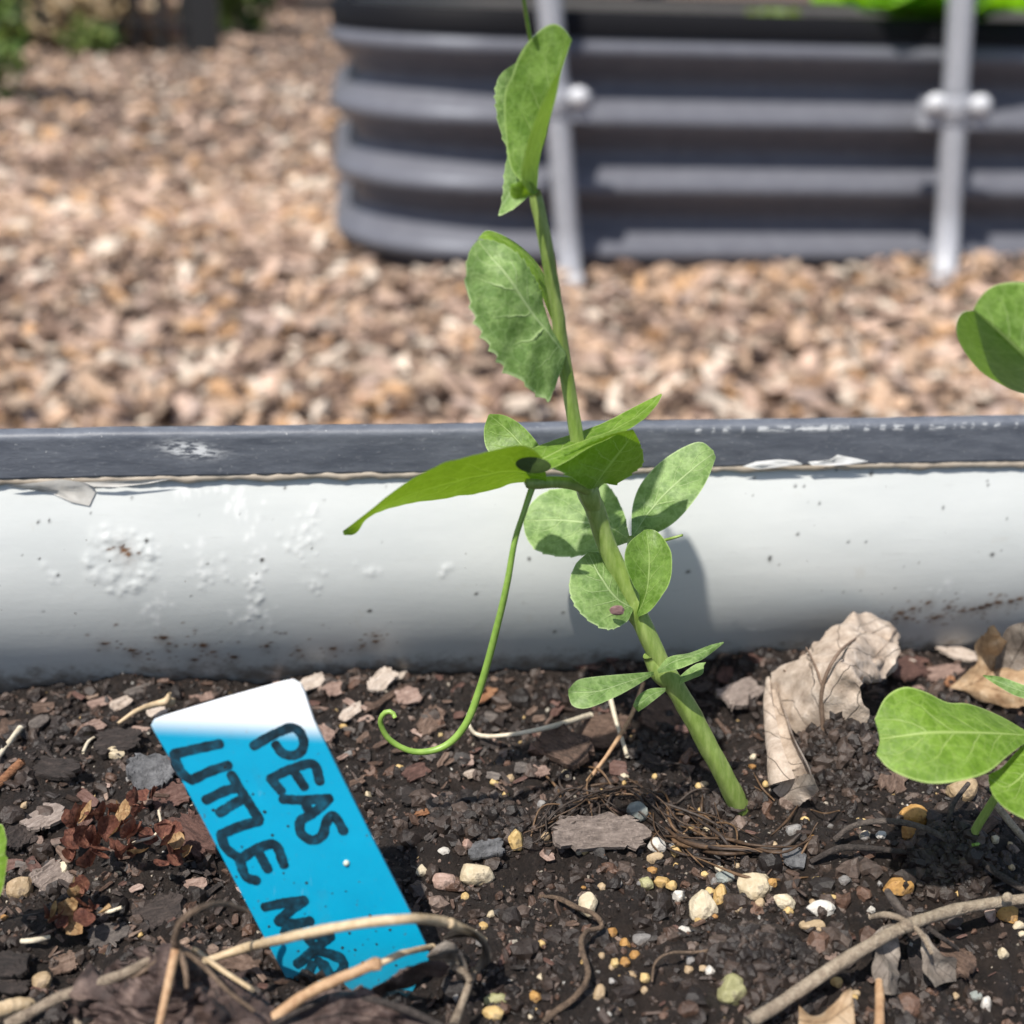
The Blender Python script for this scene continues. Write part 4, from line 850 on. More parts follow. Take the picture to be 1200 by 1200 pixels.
for a in [
 (58, 906, 76, 30, -8, 'dark', 'long black ridged bark strip lying left of the grey slate flake'),
 (52, 962, 56, 34, 28, 'taupe', 'grey ridged bark chunk below the long black strip at left'),
 (20, 985, 40, 34, 40, 'dark', 'dark bark chunk half under the grey ridged chunk'),
 (176, 911, 60, 46, 10, 'slate', 'flat slate-grey flake beside the left edge of the blue tag'),
 (140, 874, 60, 36, 5, 'dark', 'dark grey bark plate above the slate flake'),
 (52, 833, 32, 16, 12, 'brown', 'brown bark flake with paler face near the wall foot at far left'),
 (46, 851, 28, 20, 35, 'grey', 'small greyish flake under the brown flake at far left'),
 (110, 856, 32, 16, 22, 'pink', 'pinkish oval bark flake above the dark grey plate'),
 (118, 828, 34, 12, 14, 'pink', 'narrow pinkish flake left of the tan rootlet'),
 (142, 829, 30, 16, 30, 'pale', 'pale flake touching the tan rootlet'),
 (184, 838, 24, 15, 20, 'pale', 'pale pink chip under the rootlet tip, left of the tag corner'),
 (238, 821, 34, 13, 16, 'pink', 'pinkish sliver just above the top end of the tag'),
 (165, 812, 40, 14, 25, 'grey', 'grey curled flake at the foot of the wall above the rootlet'),
 (8, 862, 32, 32, 60, 'brown', 'brown flake cut by the left edge above the orange stick'),
 (200, 938, 50, 34, 15, 'red', 'reddish flat flake against the left side of the tag'),
 (228, 985, 66, 58, -30, 'red', 'large red-brown bark plate beside the tag and dried flowers'),
 (188, 1076, 70, 46, 12, 'dark', 'large dark flat plate under the drooping leaf stalk'),
 (128, 1100, 58, 32, 8, 'grey', 'dark chunk with a pale grey worn top, left of the dead leaf'),
 (62, 1036, 48, 42, 30, 'taupe', 'grey brown flat flake beside the small dried flower cup'),
 (14, 1136, 52, 40, -8, 'dark', 'stacked dark bark plate at the left edge near the bottom'),
 (12, 1160, 50, 28, -3, 'dark', 'lower dark bark plate at the left edge near the bottom'),
 (75, 1134, 38, 26, 20, 'brown', 'brownish pink chip between two dark plates near the bottom left'),
 (40, 1018, 30, 18, -60, 'red', 'small red-brown flake above the tan pebble at left'),
 (12, 1018, 34, 18, 12, 'red', 'red-brown flake at the left edge above the tan pebble'),
 (230, 1042, 34, 18, 10, 'pink', 'pale tan split chip below the large red-brown plate'),
 (280, 1132, 60, 34, -18, 'brown', 'brown toothed leaf-like flake under the straw beside the tag'),
 (248, 1048, 44, 9, 38, 'dark', 'thin black splinter lying along the tag edge'),
 (366, 804, 34, 16, 25, 'pale', 'pale pinkish chip touching the upper right corner of the tag'),
 (393, 811, 30, 18, 20, 'pink', 'pink chip with red underside right of the tag corner'),
 (448, 802, 36, 26, 40, 'pale', 'broad cream chip lying brightest near the wall foot'),
 (472, 793, 20, 8, 55, 'pale', 'short pale splinter leaning beside the broad cream chip'),
 (412, 838, 34, 17, 35, 'pale', 'pale cream chip just right of the tag side'),
 (430, 847, 24, 10, 20, 'pink', 'small pinkish splinter under the pale cream chip'),
 (378, 864, 30, 26, -50, 'pink', 'pink brown flake tucked against the right edge of the tag'),
 (452, 822, 60, 10, 35, 'brown', 'slim brown splinter slanting below the broad cream chip'),
 (478, 820, 32, 22, 15, 'pink', 'dull pinkish flake above the tendril curl'),
 (505, 850, 40, 30, 60, 'brown', 'brown crumpled flake inside the tendril curve'),
 (567, 819, 34, 16, 35, 'orange', 'orange brown chip under the tendril'),
 (574, 845, 22, 19, 0, 'grey', 'grey brown crumb chip inside the thin white straw loop'),
 (535, 842, 22, 10, 5, 'red', 'small rust chip left of the tendril'),
 (488, 910, 34, 20, 18, 'red', 'rusty brown rounded flake below the tendril loop'),
 (483, 938, 34, 26, 0, 'dark', 'dark brown block under the rusty rounded flake'),
 (508, 953, 50, 9, 16, 'orange', 'orange splinter on the soil right of the tag'),
 (512, 941, 32, 9, -30, 'pink', 'pinkish splinter crossing the orange splinter'),
 (547, 896, 20, 15, 10, 'pink', 'small pink chip right of the tendril bottom'),
 (552, 911, 18, 12, 20, 'pale', 'small pale chip under the small pink chip'),
 (570, 1000, 48, 24, 8, 'slate', 'flat dark grey flake above the oval cream pebble'),
 (660, 889, 70, 50, -28, 'brown', 'cracked brown bark piece lying under the low straw', 0.30, None, 'bark_chip', 'bark chip', None, 0.0014),
 (706, 868, 66, 44, -12, 'brown', 'broad brown bark piece behind the cracked one', 0.30, None, 'bark_chip', 'bark chip', None, 0.0012),
 (725, 905, 26, 20, 0, 'red', 'reddish brown chip at the foot of the broad brown bark'),
 (634, 908, 22, 17, 10, 'pink', 'small salmon chip left of the cracked bark'),
 (703, 990, 124, 46, 8, 'taupe', 'large flat grey brown bark slab on the soil in the middle', 0.32, None, 'bark_chip', 'bark chip', None, 0.0016),
 (692, 783, 78, 11, -12, 'red', 'thin reddish stick of bark behind the lowest pea leaf'),
 (780, 843, 56, 52, -20, 'brown', 'scaly ridged dark bark behind the lower pea stem'),
 (868, 818, 56, 40, 25, 'taupe', 'grey brown leaf-like flake right of the pea stem'),
 (850, 795, 30, 26, 70, 'red', 'dull red flake behind the grey brown one right of the stem'),
 (885, 775, 40, 12, -10, 'red', 'dark reddish splinter in the shade under the wall'),
 (904, 745, 32, 14, 0, 'red', 'shaded red-brown flake at the wall foot left of the oak leaf'),
 (1062, 788, 42, 38, 20, 'red', 'reddish brown flake between the oak leaf and the pale flake'),
 (1104, 792, 52, 26, 10, 'pink', 'smooth pinkish flake above the broad pea leaf'),
 (1076, 757, 44, 20, 8, 'pale', 'whitish chip at the wall foot right of the oak leaf'),
 (1120, 768, 56, 18, -14, 'pale', 'jagged whitish tan chip lying over the reddish pieces'),
 (1092, 757, 44, 16, 6, 'orange', 'orange brown chip under the whitish chip'),
 (1112, 802, 12, 20, 70, 'orange', 'tiny upright rust chip above the broad pea leaf'),
 (1144, 748, 26, 14, 12, 'pink', 'pinkish chip against the wall near the tan curled leaf'),
 (1046, 915, 44, 48, 70, 'brown', 'brown papery flake half under the broad pea leaf'),
 (1036, 885, 26, 34, 80, 'pink', 'torn pinkish flake touching the notch of the broad pea leaf'),
 (1160, 965, 60, 30, 35, 'brown', 'brown papery flake behind the second pea stem'),
 (868, 934, 60, 9, 14, 'pink', 'peeled tan root piece lying at the foot of the pea stem'),
 (930, 1010, 32, 26, 0, 'slate', 'dull grey brown stone-like flake right of the fibrous root'),
 (1118, 1130, 60, 36, -30, 'brown', 'rotting brown bark piece beside the grey dead leaf'),
 (1078, 1130, 30, 62, 0, 'dark', 'black blocky bark stub between the grey leaf scraps'),
 (595, 1120, 40, 12, 60, 'red', 'red-brown splinter right of the curled dead leaf'),
 (640, 1005, 24, 14, -40, 'pink', 'narrow pink chip beside the bark slab'),
 (215, 1120, 26, 14, 20, 'brown', 'small brown chip under the straw left of the tag'),
 (575, 875, 30, 14, -15, 'dark', 'dark brown splinter right of the tendril loop'),
 (820, 880, 46, 34, 30, 'dark', 'dark crumbly bark lump just left of the pea stem foot'),
 (760, 900, 30, 22, -20, 'dark', 'dark little bark block above the fibrous root'),
]: chip(*a)

# scattered smaller flakes, alike within a patch of soil
ZONES = [((0, 410), (800, 1190), 96, ['dark', 'dark', 'grey', 'brown', 'brown', 'red', 'pink'], 'small bark flake among many on the littered soil left of the blue tag', 'small bark flakes left of the tag', (12, 30)),
         ((380, 640), (785, 930), 44, ['dark', 'brown', 'brown', 'red', 'pink', 'grey'], 'small bark flake among many between the tag and the low straw', 'small bark flakes between tag and straw', (10, 24)),
         ((640, 1000), (760, 860), 30, ['dark', 'dark', 'brown', 'red'], 'small dark bark flake among many in the wall shade around the pea stem', 'small bark flakes in the wall shade', (10, 26)),
         ((1010, 1200), (735, 830), 18, ['pink', 'brown', 'red', 'pale'], 'small bark flake among many near the wall above the broad pea leaf', 'small bark flakes above the broad leaf', (10, 22)),
         ((420, 1200), (930, 1200), 46, ['dark', 'dark', 'brown', 'red', 'grey'], 'tiny bark flake among many on the open soil in the foreground', 'tiny bark flakes on the open soil', (9, 18))]
rz = random.Random(21)
for (x0, x1), (y0, y1), n_, mats, lab, grp, (l0, l1) in ZONES:
    for _ in range(n_):
        L = rz.uniform(l0, l1)
        chip(rz.uniform(x0, x1), rz.uniform(y0, y1), L, L * rz.uniform(0.22, 0.62), rz.uniform(-60, 60), rz.choice(mats), lab, tilt=rz.uniform(-.1, .6), group=grp)

STONE = {
 'cream': stone_mat('stone_cream', (0.42, 0.34, 0.22), (0.62, 0.54, 0.40)),
 'yellow': stone_mat('stone_yellow', (0.42, 0.27, 0.10), (0.60, 0.44, 0.20)),
 'ochre': stone_mat('stone_ochre', (0.24, 0.115, 0.03), (0.46, 0.26, 0.08), 0.7, (0.18, 0.08, 0.025)),
 'white': stone_mat('stone_white', (0.42, 0.39, 0.35), (0.60, 0.57, 0.52)),
 'grey': stone_mat('stone_grey', (0.15, 0.14, 0.135), (0.30, 0.285, 0.27)),
 'green': stone_mat('stone_olive', (0.25, 0.24, 0.11), (0.42, 0.40, 0.22)),
 'bluegrey': stone_mat('stone_bluegrey', (0.15, 0.17, 0.165), (0.32, 0.34, 0.31)),
 'pink': stone_mat('stone_pink', (0.30, 0.19, 0.15), (0.42, 0.30, 0.25)),
 'tan': stone_mat('stone_tan', (0.30, 0.21, 0.12), (0.46, 0.35, 0.22)),
}
def pebble(px, py, wpx, hpx, mat, label, group=None, angular=0.30, sub=3, sink=0.25, name='pebble'):
    _cs[0] += 1; sd = _cs[0]; r = np.random.default_rng(sd)
    p = G(px, py); k = pxm(p); a, b = wpx / 2 * k * 1.08, hpx / 2 * k * 1.08; c = min(a, b) * r.uniform(.8, 1.0)
    v, f = ico(sub); o_ = r.uniform(0, 20, 3)
    d = 1 + angular * 1.6 * fbm3(v * 1.1 + o_, 2) + 0.10 * fbm3(v * 4 + o_, 2)
    # flatten a few random facets so that it reads as broken gravel
    V = v * d[:, None]
    for _ in range(9):
        nn = r.normal(size=3); nn /= np.linalg.norm(nn); h = r.uniform(0.60, 0.92); s = V @ nn; V = V - np.outer(np.clip(s - h, 0, None) * 0.85, nn)
    V = V * np.array([a, c, b])
    th_ = r.uniform(-.4, .4); Rm = np.array([[math.cos(th_), 0, math.sin(th_)], [0, 1, 0], [-math.sin(th_), 0, math.cos(th_)]])
    if abs(a - b) / max(a, b) > .15: Rm = np.eye(3)
    # height in the photo is seen from above: lean the stone back onto the soil
    t_ = -0.55; Rx = np.array([[1, 0, 0], [0, math.cos(t_), -math.sin(t_)], [0, math.sin(t_), math.cos(t_)]])
    V = V @ Rm.T @ Rx.T
    o = mesh_np(name, V, f, STONE[mat], smooth=False); o.location = p + np.array([0, 0, c * (0.75 - sink)])
    return tag(o, label, 'pebble', group)
for a in [
 (137, 886, 24, 15, 'cream', 'small cream pebble above the slate flake left of the tag'),
 (605, 988, 21, 27, 'yellow', 'upright cream-yellow pebble left of the bark slab'),
 (558, 1030, 44, 27, 'cream', 'oval cream pebble on the soil right of the blue tag'),
 (521, 1036, 29, 22, 'pink', 'pinkish pebble just left of the oval cream pebble'),
 (494, 1023, 12, 14, 'cream', 'tiny cream pebble near the tag above the pinkish one'),
 (520, 999, 15, 9, 'white', 'little whitish pebble above the pinkish pebble'),
 (547, 993, 13, 12, 'pink', 'small pink pebble left of the flat dark grey flake'),
 (690, 1066, 24, 31, 'cream', 'cream pebble with a thin root across it'),
 (821, 1070, 36, 35, 'cream', 'round creamy yellow stone, largest in the middle foreground'),
 (844, 1052, 17, 25, 'yellow', 'upright yellow pebble touching the round creamy stone'),
 (884, 1044, 44, 32, 'cream', 'wedge shaped cream stone right of the yellow upright pebble'),
 (889, 1062, 13, 14, 'tan', 'tan pebble tucked under the wedge shaped stone'),
 (770, 993, 24, 18, 'white', 'white lumpy pebble at the right end of the bark slab'),
 (767, 1008, 18, 14, 'tan', 'tan pebble under the white lumpy one'),
 (792, 1000, 13, 14, 'yellow', 'small yellow pebble right of the white lumpy one'),
 (764, 1022, 12, 10, 'ochre', 'small orange pebble under the bark slab end'),
 (775, 1038, 19, 16, 'yellow', 'golden pebble of the pair below the bark slab'),
 (787, 1041, 13, 13, 'yellow', 'smaller golden pebble of the pair below the bark slab'),
 (757, 1038, 17, 15, 'green', 'olive pebble left of the golden pair'),
 (795, 1054, 16, 16, 'white', 'whitish square pebble left of the round creamy stone'),
 (752, 1105, 25, 17, 'grey', 'smooth grey pebble in the middle foreground'),
 (747, 955, 25, 24, 'bluegrey', 'grey-green stone under the fibrous root'),
 (850, 1032, 24, 17, 'bluegrey', 'dark blue-grey pebble left of the wedge shaped stone'),
 (826, 1027, 10, 9, 'yellow', 'tiny yellow pebble above the upright yellow one'),
 (832, 1047, 11, 10, 'yellow', 'tiny yellow pebble beside the upright yellow one'),
 (804, 1092, 20, 10, 'white', 'whitish chip of stone below the round creamy stone'),
 (788, 1096, 11, 12, 'yellow', 'small yellow pebble next to the whitish chip of stone'),
 (717, 1096, 12, 14, 'ochre', 'orange pebble right of the bent root'),
 (721, 1131, 12, 12, 'yellow', 'left one of two round yellow pebbles below the grey pebble'),
 (732, 1130, 12, 13, 'ochre', 'right one of two round yellow pebbles below the grey pebble'),
 (740, 1147, 14, 13, 'tan', 'tan pebble under the two round yellow pebbles'),
 (756, 1148, 12, 11, 'yellow', 'yellow pebble right of the tan one in the foreground'),
 (745, 1122, 15, 12, 'ochre', 'ochre curled pebble below the smooth grey pebble'),
 (703, 1168, 14, 20, 'tan', 'tan long pebble near the bottom edge'),
 (627, 1170, 13, 12, 'ochre', 'ochre pebble near the bottom edge left of the bent root'),
 (637, 1147, 14, 10, 'cream', 'cream grit pebble left of the bent root'),
 (832, 1140, 12, 13, 'white', 'white pebble above the yellow-green shell-like stone'),
 (855, 1168, 36, 36, 'green', 'yellow-green half round stone near the bottom edge'),
 (960, 1068, 36, 19, 'white', 'jagged white stone in the right foreground'),
 (919, 1061, 24, 21, 'cream', 'cream pebble left of the jagged white stone'),
 (924, 1069, 11, 9, 'yellow', 'small yellow pebble against the cream one'),
 (970, 1054, 20, 11, 'yellow', 'flat yellow pebble above the jagged white stone'),
 (951, 1088, 32, 15, 'tan', 'tan flat stone below the jagged white stone'),
 (950, 1107, 12, 8, 'ochre', 'orange grit pebble under the tan flat stone'),
 (1072, 962, 40, 26, 'ochre', 'ochre yellow lumpy stone behind the dark rootlet'),
 (1070, 980, 30, 22, 'ochre', 'orange lower lump of stone in front of the dark rootlet'),
 (1054, 1045, 38, 22, 'ochre', 'flat ochre stone above the light twig'),
 (1160, 1073, 18, 17, 'pink', 'rusty pink pebble below the light twig'),
 (1181, 1076, 28, 20, 'ochre', 'ochre stone below the light twig near the right edge'),
 (1194, 1087, 14, 10, 'cream', 'cream pebble beside the ochre stone at the right edge'),
 (952, 985, 12, 9, 'ochre', 'tiny orange pebble right of the pea stem foot'),
 (928, 975, 18, 14, 'grey', 'grey pebble right of the pea stem foot'),
 (1032, 980, 14, 10, 'white', 'pale greenish pebble left of the ochre lumpy stone'),
 (965, 900, 14, 9, 'ochre', 'orange pebble on the soil mound below the oak leaf'),
 (1014, 982, 13, 13, 'grey', 'round dark pebble under the arching rootlet'),
 (905, 1036, 12, 10, 'ochre', 'orange pebble right of the wedge shaped stone'),
 (1142, 1170, 16, 13, 'bluegrey', 'bluish pebble near the bottom right corner'),
 (1155, 1180, 14, 18, 'white', 'white pebble near the bottom right corner'),
 (981, 1154, 14, 12, 'yellow', 'yellow pebble above the tan leaf scrap'),
 (26, 1046, 30, 27, 'tan', 'tan rounded pebble at the left edge'),
 (74, 1024, 20, 20, 'cream', 'cream half shell beside the dried flower heads'),
 (48, 1154, 24, 22, 'tan', 'olive tan pebble between dark plates at the bottom left'),
 (582, 1175, 28, 16, 'green', 'olive pebble of the bottom pair right of the dead leaf stalk'),
 (578, 1190, 24, 18, 'yellow', 'yellowish pebble of the bottom pair right of the dead leaf stalk'),
 (579, 919, 11, 10, 'yellow', 'tiny yellow pebble above the flat dark flake, right of the tendril'),
 (467, 902, 11, 9, 'yellow', 'tiny yellow pebble between the tag and the tendril loop'),
 (403, 855, 11, 9, 'yellow', 'tiny yellow pebble beside the tag shoulder'),
 (545, 1053, 10, 10, 'yellow', 'tiny yellow grain under the oval cream pebble'),
 (1020, 1068, 10, 8, 'white', 'tiny white grain left of the grey dead leaf'),
 (1125, 933, 34, 30, 'tan', 'rough brown lump of gravel under the broad pea leaf'),
]: pebble(*a)
rz = random.Random(33)
for k in range(110):
    x = rz.uniform(420, 1200) if k < 88 else rz.uniform(0, 420); yv = rz.uniform(880, 1198)
    if k % 3 == 0: x = rz.gauss(790, 90)
    s = rz.uniform(6, 11) if k > 30 else rz.uniform(10, 15)
    mat = rz.choice(['cream', 'yellow', 'cream', 'tan', 'grey', 'ochre', 'grey', 'tan', 'yellow'])
    nm = {'cream': 'cream', 'yellow': 'yellow', 'white': 'white', 'tan': 'tan', 'grey': 'grey', 'ochre': 'orange', 'bluegrey': 'bluish grey'}[mat]
    side = 'left of the tag' if k >= 88 else 'on the open foreground soil'
    pebble(x, yv, s, s * rz.uniform(.7, 1.1), mat, 'one of many tiny %s grit grains %s' % (nm, side), 'tiny %s grit grains %s' % (nm, side), sub=2, name='grit_grain')

# ------------------------------------------------------------------ straws, twigs and roots
STRAW = plain('straw', (0.42, 0.30, 0.17), 0.55, 900, (0.60, 0.47, 0.31), 0.4, 0.0004)
STRAWP = plain('straw_pale', (0.52, 0.44, 0.32), 0.55, 900, (0.68, 0.61, 0.48), 0.4, 0.0004)
STRAWR = plain('straw_reddish', (0.30, 0.16, 0.08), 0.6, 700, (0.50, 0.33, 0.19), 0.5, 0.0005)
TWIG = bark_mat('twig_bark', (0.16, 0.12, 0.085), (0.33, 0.26, 0.19), (0.48, 0.40, 0.30), (1, 1, 1), 700)
TWIGD = bark_mat('twig_dark', (0.022, 0.017, 0.015), (0.060, 0.047, 0.041), (0.13, 0.105, 0.09), (1, 1, 1), 700)
ROOT = bark_mat('root_brown', (0.07, 0.045, 0.03), (0.17, 0.115, 0.075), (0.30, 0.21, 0.15), (1, 1, 1), 700)
def twig(pts, mat, name, label, cat, group=None, seg=10, wob=0.25, knots=()):
    t = thing(name, label, cat, group) if knots else None
    o = stem(name if not knots else 'shaft', pts, mat, t, 'h', n=max(24, 9 * len(pts)), seg=seg, wob=wob, seed=len(label))
    for (a, b, h, w_) in knots:
        p = G(a, b, h); v, f = ico(2); r = w_ / 2 * pxm(p)
        mesh_np('knot', v * (1 + .5 * fbm3(v * 1.5 + a, 2))[:, None] * r + p, f, mat, t)
    if not knots: tag(recentre(o), label, cat, group)
    return o
twig([(236, 1128, .006, 9), (285, 1112, .011, 11), (340, 1098, .020, 12), (400, 1086, .027, 12), (470, 1077, .028, 11.5), (515, 1079, .024, 11), (548, 1090, .016, 9), (568, 1102, .008, 7)], STRAW, 'straw_stalk', 'long tan straw arching across the lower part of the blue tag', 'straw', knots=((528, 1082, .0225, 12),))
twig([(322, 1192, .010, 14), (358, 1166, .014, 14), (400, 1146, .019, 13), (441, 1129, .020, 14)], STRAWR, 'straw_stalk', 'short thick reddish stalk with broken end crossing the tag bottom', 'straw', knots=((440, 1130, .020, 17),))
twig([(436, 1134, .016, 9), (470, 1118, .015, 8), (507, 1109, .012, 7)], STRAW, 'straw_stalk', 'thin tan straw continuing past the broken stalk to the right', 'straw')
twig([(876, 1200, .003, 16), (935, 1162, .005, 15), (1000, 1119, .008, 15), (1058, 1087, .009, 14), (1120, 1066, .008, 14), (1180, 1056, .007, 13), (1225, 1052, .006, 13)], TWIG, 'twig', 'light brown twig lying diagonally across the bottom right corner', 'twig', knots=((1062, 1085, .010, 17), (1180, 1052, .0085, 12)))
twig([(978, 984, .001, 7), (1000, 968, .005, 7), (1040, 962, .007, 7.5), (1082, 970, .007, 7), (1120, 990, .003, 7), (1138, 1000, .000, 6)], TWIGD, 'rootlet', 'dark arching rootlet in front of the ochre stone', 'root')
twig([(1148, 1008, .002, 8), (1175, 1028, .005, 9), (1215, 1050, .006, 9)], TWIGD, 'rootlet', 'dark reddish twig slanting out at the right edge', 'root')
twig([(950, 1010, .001, 6), (985, 994, .003, 8), (1030, 995, .003, 7), (1070, 1000, .001, 5)], TWIGD, 'rootlet', 'flat dark stick below the arching rootlet', 'root')
twig([(1108, 980, .001, 5), (1116, 945, .005, 6), (1135, 918, .006, 5)], TWIGD, 'rootlet', 'thin black rootlet rising under the broad pea leaf', 'root')
twig([(1165, 940, .006, 9), (1185, 965, .003, 9), (1215, 1000, .001, 8)], TWIG, 'twig', 'grey twig under the second pea leaf at the right edge', 'twig')
twig([(548, 836, .005, 3), (550, 850, .004, 4), (560, 861, .003, 5), (590, 862, .004, 5), (640, 853, .005, 6), (692, 838, .004, 7)], STRAWP, 'straw_stalk', 'pale straw lying from the tendril towards the low pea leaf', 'straw')
twig([(754, 800, .010, 4), (740, 838, .008, 5), (715, 880, .004, 5), (688, 916, .001, 4)], STRAWR, 'straw_stalk', 'thin reddish straw leaning under the lowest pea leaf', 'straw')
twig([(714, 812, .008, 6), (722, 845, .006, 5), (735, 886, .002, 5)], STRAWP, 'straw_stalk', 'short white straw crossing the thin reddish straw', 'straw')
twig([(24, 853, .003, 7), (0, 884, .002, 6), (-12, 900, .002, 6)], STRAWP, 'straw_stalk', 'pale straw at the left edge above the orange stick', 'straw')
twig([(26, 892, .003, 11), (0, 917, .002, 12), (-15, 930, .002, 12)], BARK['orange'], 'twig', 'orange brown stick at the left edge', 'twig')
twig([(138, 848, .002, 4), (160, 833, .003, 6), (180, 826, .004, 8), (194, 822, .005, 9), (199, 812, .007, 4)], STRAW, 'rootlet', 'tan forked rootlet near the wall left of the tag', 'root', knots=((200, 823, .004, 11),))
twig([(97, 882, .002, 4), (103, 870, .002, 4), (110, 864, .001, 3)], STRAWP, 'straw_stalk', 'tiny tan straw below the pinkish oval flake', 'straw')
twig([(-10, 1186, .004, 20), (20, 1178, .004, 18), (36, 1178, .003, 14), (30, 1190, .003, 12)], STRAW, 'rootlet', 'pale knobbly root in the bottom left corner', 'root')
twig([(633, 1050, .001, 4), (655, 1053, .002, 6), (675, 1063, .003, 6), (697, 1072, .004, 6), (705, 1086, .003, 6), (687, 1092, .003, 6), (681, 1108, .003, 7), (689, 1142, .003, 7), (674, 1168, .002, 7), (650, 1186, .001, 8), (636, 1200, .001, 7)], ROOT, 'rootlet', 'bent brown root winding over a cream pebble to the bottom edge', 'root')
twig([(764, 1150, .001, 3), (768, 1128, .003, 3), (785, 1117, .003, 3), (815, 1116, .002, 4), (838, 1113, .001, 4)], ROOT, 'rootlet', 'hair-thin curled root below the smooth grey pebble', 'root')
twig([(1030, 1210, .006, 12), (1031, 1175, .006, 11), (1030, 1150, .005, 9)], STRAWR, 'straw_stalk', 'upright reddish stalk in front of the grey dead leaf', 'straw')
twig([(318, 1200, .010, 9), (358, 1180, .012, 9), (398, 1166, .012, 9), (440, 1172, .012, 8), (492, 1190, .010, 9), (520, 1206, .009, 9)], TWIGD, 'twig', 'grey twig bent over the dead leaves at the bottom', 'twig')
twig([(8, 1202, .008, 15), (60, 1174, .010, 14), (105, 1155, .011, 13), (148, 1140, .011, 12), (196, 1113, .012, 8)], TWIG, 'twig', 'tan woody stalk running in from the bottom left corner', 'twig')
twig([(90, 1200, .005, 12), (120, 1180, .007, 14), (128, 1176, .006, 12)], TWIG, 'twig', 'short pale stub beside the woody stalk at bottom left', 'twig')

# fibrous root clump: every strand a part
rc = thing('root_clump', 'stringy brown fibrous root mass curving below the pea stem', 'root')
rr = random.Random(9); 
FIB = [plain('root_fibre_%d' % i, c, 0.6, 800, c2, 0.5, 0.0005) for i, (c, c2) in enumerate((((0.035, 0.020, 0.012), (0.10, 0.058, 0.032)), ((0.075, 0.042, 0.02), (0.18, 0.105, 0.055)), ((0.02, 0.014, 0.012), (0.06, 0.042, 0.032))))]
arcs = [([(628, 985), (642, 952), (668, 932), (705, 922), (742, 921), (764, 936)], 11, 5.0, (1.2, 3.2)),
        ([(728, 915), (752, 930), (778, 955), (812, 980), (860, 992)], 13, 10.0, (1.2, 3.6)),
        ([(772, 972), (810, 988), (862, 998), (915, 1000), (945, 990)], 10, 8.0, (1.5, 6.5)),
        ([(600, 1000), (640, 985), (668, 968), (690, 950)], 6, 9.0, (1.0, 2.5)),
        ([(690, 930), (720, 955), (742, 975)], 5, 12.0, (1.0, 3.0)), ([(800, 945), (826, 960), (842, 1000)], 6, 12.0, (1.0, 3.0))]
q_ = 0
for A_, n_, sp_, (w0, w1) in arcs:
    for k in range(n_):
        L_ = rr.randint(3, len(A_)); i0 = rr.randint(0, len(A_) - L_); dx, dy = rr.gauss(0, sp_ * 1.3), rr.gauss(0, sp_)
        pts = [(a + dx + rr.gauss(0, sp_ * 1.2), b + dy + rr.gauss(0, sp_ * 1.0), max(.0003, rr.gauss(.0020, .0013)), rr.uniform(w0, w1)) for a, b in A_[i0:i0 + L_]]
        pts[0] = pts[0][:2] + (-.001, pts[0][3] * .6); pts[-1] = pts[-1][:2] + (rr.choice([-.001, .002]), pts[-1][3] * .4)
        stem('root_fibre', pts, FIB[rr.choice([0, 0, 1, 2, 2])], rc, 'h', n=30, seg=6, wob=0.5, seed=q_); q_ += 1

for k in range(34):
    a_, b_ = rr.gauss(775, 70), rr.gauss(962, 24); th_ = rr.gauss(-.5, .9); L_ = rr.uniform(14, 55); cv = rr.uniform(-10, 10)
    pts = [(a_ - L_ / 2 * math.cos(th_), b_ + L_ / 2 * math.sin(th_), .0006, rr.uniform(1, 3)), (a_ + cv * math.sin(th_), b_ + cv * math.cos(th_), rr.uniform(.0008, .003), rr.uniform(1.5, 4)), (a_ + L_ / 2 * math.cos(th_), b_ - L_ / 2 * math.sin(th_), .0004, rr.uniform(.8, 2))]
    stem('root_fibre', pts, FIB[rr.choice([0, 1, 1, 2])], rc, 'h', n=14, seg=6, wob=0.5, seed=200 + k)
